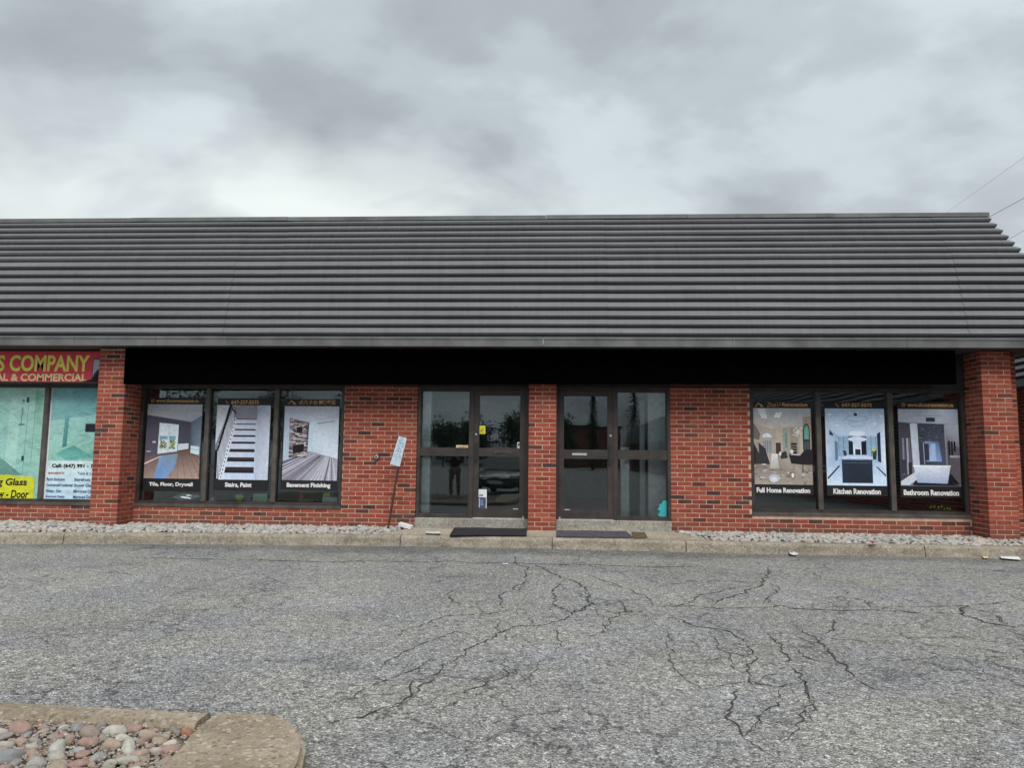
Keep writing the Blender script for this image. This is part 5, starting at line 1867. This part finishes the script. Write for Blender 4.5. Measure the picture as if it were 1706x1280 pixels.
def leaning_sign():
    foot = hz(645, 889, KT-.02)
    yb = foot.y
    yt = -.30
    def at(px, py, f_):
        return hy(px, py, yb+(yt-yb)*f_)
    top = at(671.5, 733, 1.0)
    root = empty('leaning_sign', (foot.x, foot.y, 0), 'leaning rusty post with a narrow white notice against the brick wall', 'sign')
    b = MB()
    d = (top-foot).normalized()
    x = d.cross(Vector((0, 1, 0))).normalized()
    yv = x.cross(d)
    def beam(p0, p1, w_, dp):
        c = []
        for p in (p0, p1):
            for sx, sy in ((-1, -1), (1, -1), (1, 1), (-1, 1)):
                c.append(tuple(p+x*sx*w_/2+yv*sy*dp/2))
        i = len(b.v)
        b.v += c
        b.f += [(i, i+1, i+2, i+3), (i+4, i+7, i+6, i+5)]+[(i+k, i+(k+1) % 4, i+4+(k+1) % 4, i+4+k) for k in range(4)]
        b.c += [None]*6
    beam(foot-d*.1, foot+(top-foot)*.985, .032, .012)
    sgn = 1 if yv.y < 0 else -1
    beam(foot-d*.1+yv*sgn*.013, foot+(top-foot)*.985+yv*sgn*.013, .014, .014)
    b.build('post', M['rust'], root)
    # plate
    f1 = at(671.5, 729, 1.0)
    f0 = at(658.5, 776, .72)
    dd = (f1-f0).normalized()
    xx = dd.cross(Vector((0, 1, 0))).normalized()
    if xx.x < 0:
        xx = -xx
    yn = xx.cross(dd).normalized()
    if yn.y > 0:
        yn = -yn
    o_ = yn*.030
    wd = .066
    b = MB()
    C = [f0-xx*(wd+.012), f0+xx*(wd+.012), f1+xx*wd, f1-xx*wd]
    b.poly([c+o_ for c in C])
    b.poly([c+o_-yn*.004 for c in C][::-1])
    for k in range(4):
        a, c = C[k], C[(k+1) % 4]
        b.poly([a+o_, c+o_, c+o_-yn*.004, a+o_-yn*.004])
    pl = b.build('plate', M['sign_white'] if 'sign_white' in M else M['paper'], root)
    # rows of small blue print
    r = random.Random(4)
    rows = [(.93, .05, .35, .30), (.84, .055, .62, 0), (.75, .055, .66, 0), (.66, .055, .78, 0), (.57, .055, .55, 0), (.48, .05, .74, 0), (.385, .03, .80, 0), (.33, .03, .84, 0), (.265, .035, .74, 0), (.19, .045, .22, 0)]
    L = (f1-f0)
    b = MB()
    for v, h, wq, _ in rows:
        u = -wq
        while u < wq:
            cw = r.uniform(.10, .17)
            if r.random() < .86:
                c0 = f0+L*v+xx*(u*wd)+o_+yn*.0012
                # letter-like strokes
                hh = dd*(h*L.length)
                ww = xx*(cw*wd*.8)
                st = r.randint(0, 3)
                s_ = ww*.3
                b.poly([c0, c0+s_, c0+s_+hh, c0+hh])
                if st in (0, 1):
                    b.poly([c0+s_, c0+ww, c0+ww+hh*.3, c0+s_+hh*.3])
                if st in (0, 2, 3):
                    b.poly([c0+s_+hh*.7, c0+ww+hh*.7, c0+ww+hh, c0+s_+hh])
                if st == 3:
                    b.poly([c0+ww*.7, c0+ww, c0+ww+hh*.68, c0+ww*.7+hh*.68])
            u += cw+.03
    b.build('lettering', M['ink_blue'], pl)
leaning_sign()

# ------------------------------------------------------------------ overhead wires beyond the corner
def wires():
    for n, (a, c, dy, rad, lb) in enumerate((((1706, 330), (1645, 363), 22.0, .011, 'thin dark overhead wire meeting the roof corner'), ((1706, 262), (1590, 345), 30.0, .006, 'faint uppermost overhead wire above the roof corner'), ((1706, 384), (1684, 397), 22.0, .009, 'thin lower overhead wire just past the roof corner'))):
        p, q = hy(a[0], a[1], dy), hy(c[0], c[1], dy+6)
        d = (q-p).normalized()
        pts = [p+d*(k*2.5) for k in range(-8, 19)]
        b = MB()
        b.tube(pts, rad, 6)
        tag(b.build('overhead_wire', M['wire']), lb, 'wire', 'overhead wires')
wires()

# ------------------------------------------------------------------ the wing of the plaza across the court (seen past the corner and mirrored in the glass)
def wing():
    root = empty('brick_wing', (10, -35, 0), 'other brick wing of the plaza past the corner pier, with corrugated roof', 'building')
    x = 9.75
    b = MB()
    b.box(x, x+10, -78, 8, 0, 2.9)
    b.build('brick_wall', M['far_brick'], root)
    def prof(p0, p1, n):
        return [(y, z-.22) for y, z in rib_profile(p0, p1, n)]
    for pr in (prof(*LOW), prof(*UPP)):
        b = MB()
        for (y, z) in pr:
            for yy in (-78, 8):
                b.v.append((x+y+.0, yy, z))
        for i in range(len(pr)-1):
            b.f.append((2*i, 2*i+2, 2*i+3, 2*i+1))
            b.c.append(None)
        b.build('corrugated_panel', M['mansard'], root)
    b = MB()
    b.box(x-.77, x-.74, -78, 8, 2.77, 2.91)
    b.build('eave_flashing', M['fascia'], root)
    b = MB()
    b.box(x-.74, x-.001, -78, 8, 2.80, 2.82)
    b.build('soffit', M['soffit'], root)
    b = MB()
    b.box(x+.18, x+10, -78, 8, 4.9, 5.04)
    b.build('roof_deck', M['fascia'], root)
    b = MB()
    b.poly([(x-.75, -78, 2.9), (x-.42, -78, 4.18), (x+.185, -78, 5.05), (x+10, -78, 5.05), (x+10, -78, 2.9)])
    b.build('gable_end', M['fascia'], root)
    for k in range(9):
        y0 = -74+k*8.6
        b = MB()
        frame_rect(b, 0, 5.0, .45, 2.4, .07, 0, .06)
        for q in (1.66, 3.33):
            b.box(q-.035, q+.035, 0, .06, .45, 2.4)
        b.v = [(x-.06+v[1]*.9, y0+v[0], v[2]) for v in b.v]
        f_ = b.build('window_frame', M['bronze'], root)
        b = MB()
        b.box(x-.03, x-.012, y0+.06, y0+4.94, .5, 2.35)
        b.build('pane', M['far_dark'], f_)
wing()

# ------------------------------------------------------------------ what stands across the car park (mirrored in the doors and windows)
def leaf_cloud(n, rx, rz, seed, size, dens=1.0):
    r = np.random.default_rng(seed)
    cl = r.normal(size=(26, 3))
    cl /= np.linalg.norm(cl, axis=1)[:, None]
    cl *= r.uniform(.35, 1.0, (26, 1))
    pick = r.integers(0, 26, n)
    c = cl[pick]+r.normal(size=(n, 3))*.20
    c *= np.array([rx, rx, rz])
    a, b_ = r.normal(size=(n, 3)), r.normal(size=(n, 3))
    a /= np.linalg.norm(a, axis=1)[:, None]
    b_ -= a*(a*b_).sum(1)[:, None]
    b_ /= np.linalg.norm(b_, axis=1)[:, None]
    s = r.uniform(.6, 1.3, (n, 1))*size
    v = np.stack([c-a*s, c+b_*s*.55, c+a*s, c-b_*s*.55], 1).reshape(-1, 3)
    f_ = np.arange(n*4).reshape(-1, 4)
    return v, f_
def mesh_np(name, v, f_, mat):
    me = bpy.data.meshes.new(name)
    me.from_pydata(v.tolist(), [], f_.tolist())
    me.materials.append(mat)
    return me
def trees():
    r = random.Random(6)
    G = 'broadleaf trees across the car park'
    spots = [(-3.4, -72, 7.6, 'tallest broadleaf tree mirrored in the door with the yellow sticker'), (-9.2, -76, 6.2, 'broadleaf tree mirrored beside the sidelight post'), (-13.0, -78, 6.0, 'broadleaf tree mirrored at the edge of the sidelight'),
             (-24, -74, 8.5, 'broadleaf tree mirrored above the basement poster'), (-31, -70, 9.0, 'broadleaf tree mirrored above the staircase poster'), (-39, -66, 9.5, 'broadleaf tree mirrored above the grey room poster'), (-48, -62, 9.0, 'broadleaf tree mirrored above the teal poster'), (1.5, -80, 6.6, 'broadleaf tree mirrored between the two doors')]
    for n, (x, y, h, lb) in enumerate(spots):
        root = empty('broadleaf_tree', (x, y, 0), lb, 'tree', G)
        b = MB()
        b.tube([(x, y, -.1), (x+.05, y, h*.25), (x-.05, y, h*.55), (x, y, h*.8)], [.20, .16, .10, .04], 8)
        for k in range(5):
            an = k*1.26
            b.tube([(x, y, h*(.3+.06*k)), (x+math.cos(an)*h*.14, y+math.sin(an)*h*.14, h*(.45+.06*k)), (x+math.cos(an)*h*.22, y+math.sin(an)*h*.22, h*(.58+.06*k))], [.08, .05, .02], 6)
        b.build('trunk', M['bark'], root)
        v, f_ = leaf_cloud(3600, h*.33, h*.36, 40+n, .16)
        o = link('crown', mesh_np('crown', v+np.array([x, y, h*.62]), f_, M['leaf']), root)
    for n, (x, y, h, lb) in enumerate(((4.75, -70, 8.6, 'slim spruce mirrored in the upper glass of the door'), (10.6, -82, 10.4, 'spruce mirrored at the top of the other sidelight'))):
        root = empty('spruce_tree', (x, y, 0), lb, 'tree', 'spruces across the car park')
        b = MB()
        b.tube([(x, y, -.1), (x, y, h*.5), (x, y, h)], [.18, .10, .02], 8)
        b.build('trunk', M['bark'], root)
        rr = np.random.default_rng(n+3)
        V = []
        k = 0
        for lvl in range(34):
            z = h*(.10+.9*lvl/34)
            rad = (1-(lvl/34))**.85*h*.27*rr.uniform(.7, 1.15)+.08
            nb_ = 9
            for j in range(nb_):
                an = rr.uniform(0, 6.28)
                L = rad*rr.uniform(.6, 1.15)
                for q in range(9):
                    t_ = (q+1)/9
                    c = np.array([x+math.cos(an)*L*t_, y+math.sin(an)*L*t_, z-L*.28*t_+rr.normal()*.03])
                    s = .14*(1.15-t_*.6)
                    a = np.array([math.cos(an), math.sin(an), -.3])*s*1.3
                    bb = np.array([-math.sin(an), math.cos(an), rr.normal()*.5])*s*.8
                    V += [c-a, c+bb, c+a, c-bb]
        V = np.array(V)
        link('crown', mesh_np('crown', V, np.arange(len(V)).reshape(-1, 4), M['leaf']), root)
trees()
def far_shops():
    for x0, x1, y, h, mt, lb in ((-22, -8, -96, 3.6, 'far_white', 'low pale building across the car park mirrored in the sidelight'), (1.5, 9.0, -84, 5.3, 'far_brick', 'dark flat roofed brick building across the car park mirrored in the door')):
        root = empty('far_building', ((x0+x1)/2, y, 0), lb, 'building')
        b = MB()
        b.box(x0, x1, y-8, y, 0, h)
        b.build('wall', M[mt], root)
        b = MB()
        b.box(x0-.2, x1+.2, y-8.2, y+.2, h+.001, h+.3)
        b.build('roof', M['soffit'], root)
        n = int((x1-x0)/2.2)
        for k in range(n):
            x = x0+.6+(x1-x0-1.2)*(k+.5)/n
            b = MB()
            b.box(x-.7, x+.7, y+.002, y+.05, .9, 2.3)
            b.build('window', M['far_dark'], root)
far_shops()

def car(x, y, rz, label, paint):
    root = empty('parked_car', (x, y, 0), label, 'car')
    mt = Matrix.Translation((x, y, 0)) @ Matrix.Rotation(rz, 4, 'Z')
    def tr(b):
        b.v = [tuple(mt @ Vector(v)) for v in b.v]
        return b
    # body: cross-sections along the length (front at +y)
    secs = [(-2.15, .74, .45, .80, .80), (-2.05, .84, .30, .92, .78), (-1.3, .88, .22, .98, .80), (.0, .89, .20, .95, .80), (1.0, .88, .20, .92, .78), (1.7, .85, .22, .80, .70), (2.05, .76, .30, .68, .60), (2.15, .66, .40, .60, .52)]
    b = MB()
    for (yy, w_, z0, z1, zs) in secs:
        b.v += [(-w_*.9, yy, z0), (-w_, yy, (z0+zs)/2), (-w_*.97, yy, zs), (-w_*.82, yy, z1), (w_*.82, yy, z1), (w_*.97, yy, zs), (w_, yy, (z0+zs)/2), (w_*.9, yy, z0)]
    for k in range(len(secs)-1):
        for j in range(8):
            b.f.append((k*8+j, k*8+(j+1) % 8, k*8+8+(j+1) % 8, k*8+8+j))
    b.f += [tuple(range(8)), tuple(range((len(secs)-1)*8, len(secs)*8))[::-1]]
    b.c = [None]*len(b.f)
    o = tr(b).build('body', paint, root)
    s = o.modifiers.new('round', 'SUBSURF')
    s.levels = s.render_levels = 2
    b = MB()
    cab = [(-1.75, .70, .93), (-1.25, .62, 1.38), (-.2, .61, 1.46), (.35, .62, 1.40), (1.15, .74, .90)]
    for yy, w_, z in cab:
        b.v += [(-w_, yy, z), (w_, yy, z), (-max(w_, .74), yy, .90), (max(w_, .74), yy, .90)]
    for k in range(len(cab)-1):
        i = k*4
        b.f += [(i, i+1, i+5, i+4), (i, i+4, i+6, i+2), (i+1, i+3, i+7, i+5)]
    b.c = [None]*len(b.f)
    tr(b).build('cabin', M['far_dark'], root)
    b = MB()
    b.box(-.60, .60, -1.2, .30, 1.40, 1.475)
    tr(b).build('roof', paint, root, bevel=.03)
    for sx in (-1, 1):
        for yy in (-1.3, 1.35):
            b = MB()
            b.tube([(sx*.70, yy, .32), (sx*.90, yy, .32)], .32, 20)
            w_ = tr(b).build('wheel', M['rubber'], root)
            b = MB()
            b.tube([(sx*.901, yy, .32), (sx*.91, yy, .32)], .20, 16)
            tr(b).build('rim', M['steel'], w_)
        b = MB()
        b.box(sx*.62-.15, sx*.62+.15, 2.02, 2.10, .60, .70)
        tr(b).build('headlight', M['lamp'], root, bevel=.02)
        b = MB()
        b.box(sx*.86-.08, sx*.86+.08, .75, .85, .95, 1.08)
        tr(b).build('mirror', paint, root, bevel=.02)
    b = MB()
    b.box(-.25, .25, 2.13, 2.17, .42, .53)
    tr(b).build('number_plate', M['white'], root)
    return root
car(-1.55, -15.2, R(8), 'dark car mirrored in the lower glass of the door', M['car_paint'])

def person():
    x, y = -3.05, -11.7
    root = empty('person', (x, y, 0), 'person standing in dark jacket and khaki trousers, mirrored in the sidelight', 'person')
    def skin(name, verts, edges, rad, mat, lv=2):
        me = bpy.data.meshes.new(name)
        me.from_pydata([(x+a, y+b_, c) for a, b_, c in verts], edges, [])
        o = link(name, me, root)
        me.materials.append(mat)
        sm = o.modifiers.new('skin', 'SKIN')
        for k, sv in enumerate(me.skin_vertices[0].data):
            rr = rad[k]
            sv.radius = (rr, rr*.85) if not isinstance(rr, tuple) else rr
        me.skin_vertices[0].data[0].use_root = True
        sb = o.modifiers.new('sub', 'SUBSURF')
        sb.levels = sb.render_levels = lv
        return o
    # body as one continuous figure: pelvis, spine, neck, head, arms bent to a phone, legs
    V = [(0, 0, .98), (0, 0, 1.15), (0, 0, 1.34), (0, 0, 1.45), (0, .01, 1.53), (0, .03, 1.62), (0, .03, 1.73),
         (-.17, 0, 1.42), (-.24, .02, 1.16), (-.13, .25, 1.22), (-.06, .33, 1.33),
         (.17, 0, 1.42), (.24, .02, 1.16), (.13, .25, 1.22), (.06, .33, 1.33),
         (-.10, 0, .90), (-.11, .02, .50), (-.12, -.02, .09), (-.13, .10, .04),
         (.10, 0, .90), (.12, .02, .50), (.14, -.02, .09), (.15, .10, .04)]
    E_ = [(0, 1), (1, 2), (2, 3), (3, 4), (4, 5), (5, 6), (3, 7), (7, 8), (8, 9), (9, 10), (3, 11), (11, 12), (12, 13), (13, 14), (0, 15), (15, 16), (16, 17), (17, 18), (0, 19), (19, 20), (20, 21), (21, 22)]
    Rd = [(.17, .12), (.16, .12), (.19, .13), (.12, .09), .055, .085, .07, .075, .052, .042, .035, .075, .052, .042, .035, .095, .065, .045, .04, .095, .065, .045, .04]
    body = skin('body', V, E_, Rd, M['skin'])
    skin('jacket', [(0, 0, .95), (0, 0, 1.15), (0, 0, 1.34), (0, 0, 1.44), (-.18, 0, 1.42), (-.25, .02, 1.15), (-.14, .23, 1.21), (.18, 0, 1.42), (.25, .02, 1.15), (.14, .23, 1.21)], [(0, 1), (1, 2), (2, 3), (3, 4), (4, 5), (5, 6), (3, 7), (7, 8), (8, 9)], [(.20, .15), (.19, .145), (.215, .155), (.14, .11), .09, .07, .06, .09, .07, .06], M['jacket'])
    skin('trousers', [(0, 0, .95), (-.10, 0, .86), (-.115, .02, .50), (-.125, -.02, .11), (.10, 0, .86), (.125, .02, .50), (.145, -.02, .11)], [(0, 1), (1, 2), (2, 3), (0, 4), (4, 5), (5, 6)], [(.175, .13), .115, .085, .07, .115, .085, .07], M['khaki'])
    hm = stone_mesh('hair', 900, 3, M['jacket'], (.095, .11, .10))
    h = link('hair', hm, root)
    h.location = (x, y+.005, 1.70)
person()

fit_texts()
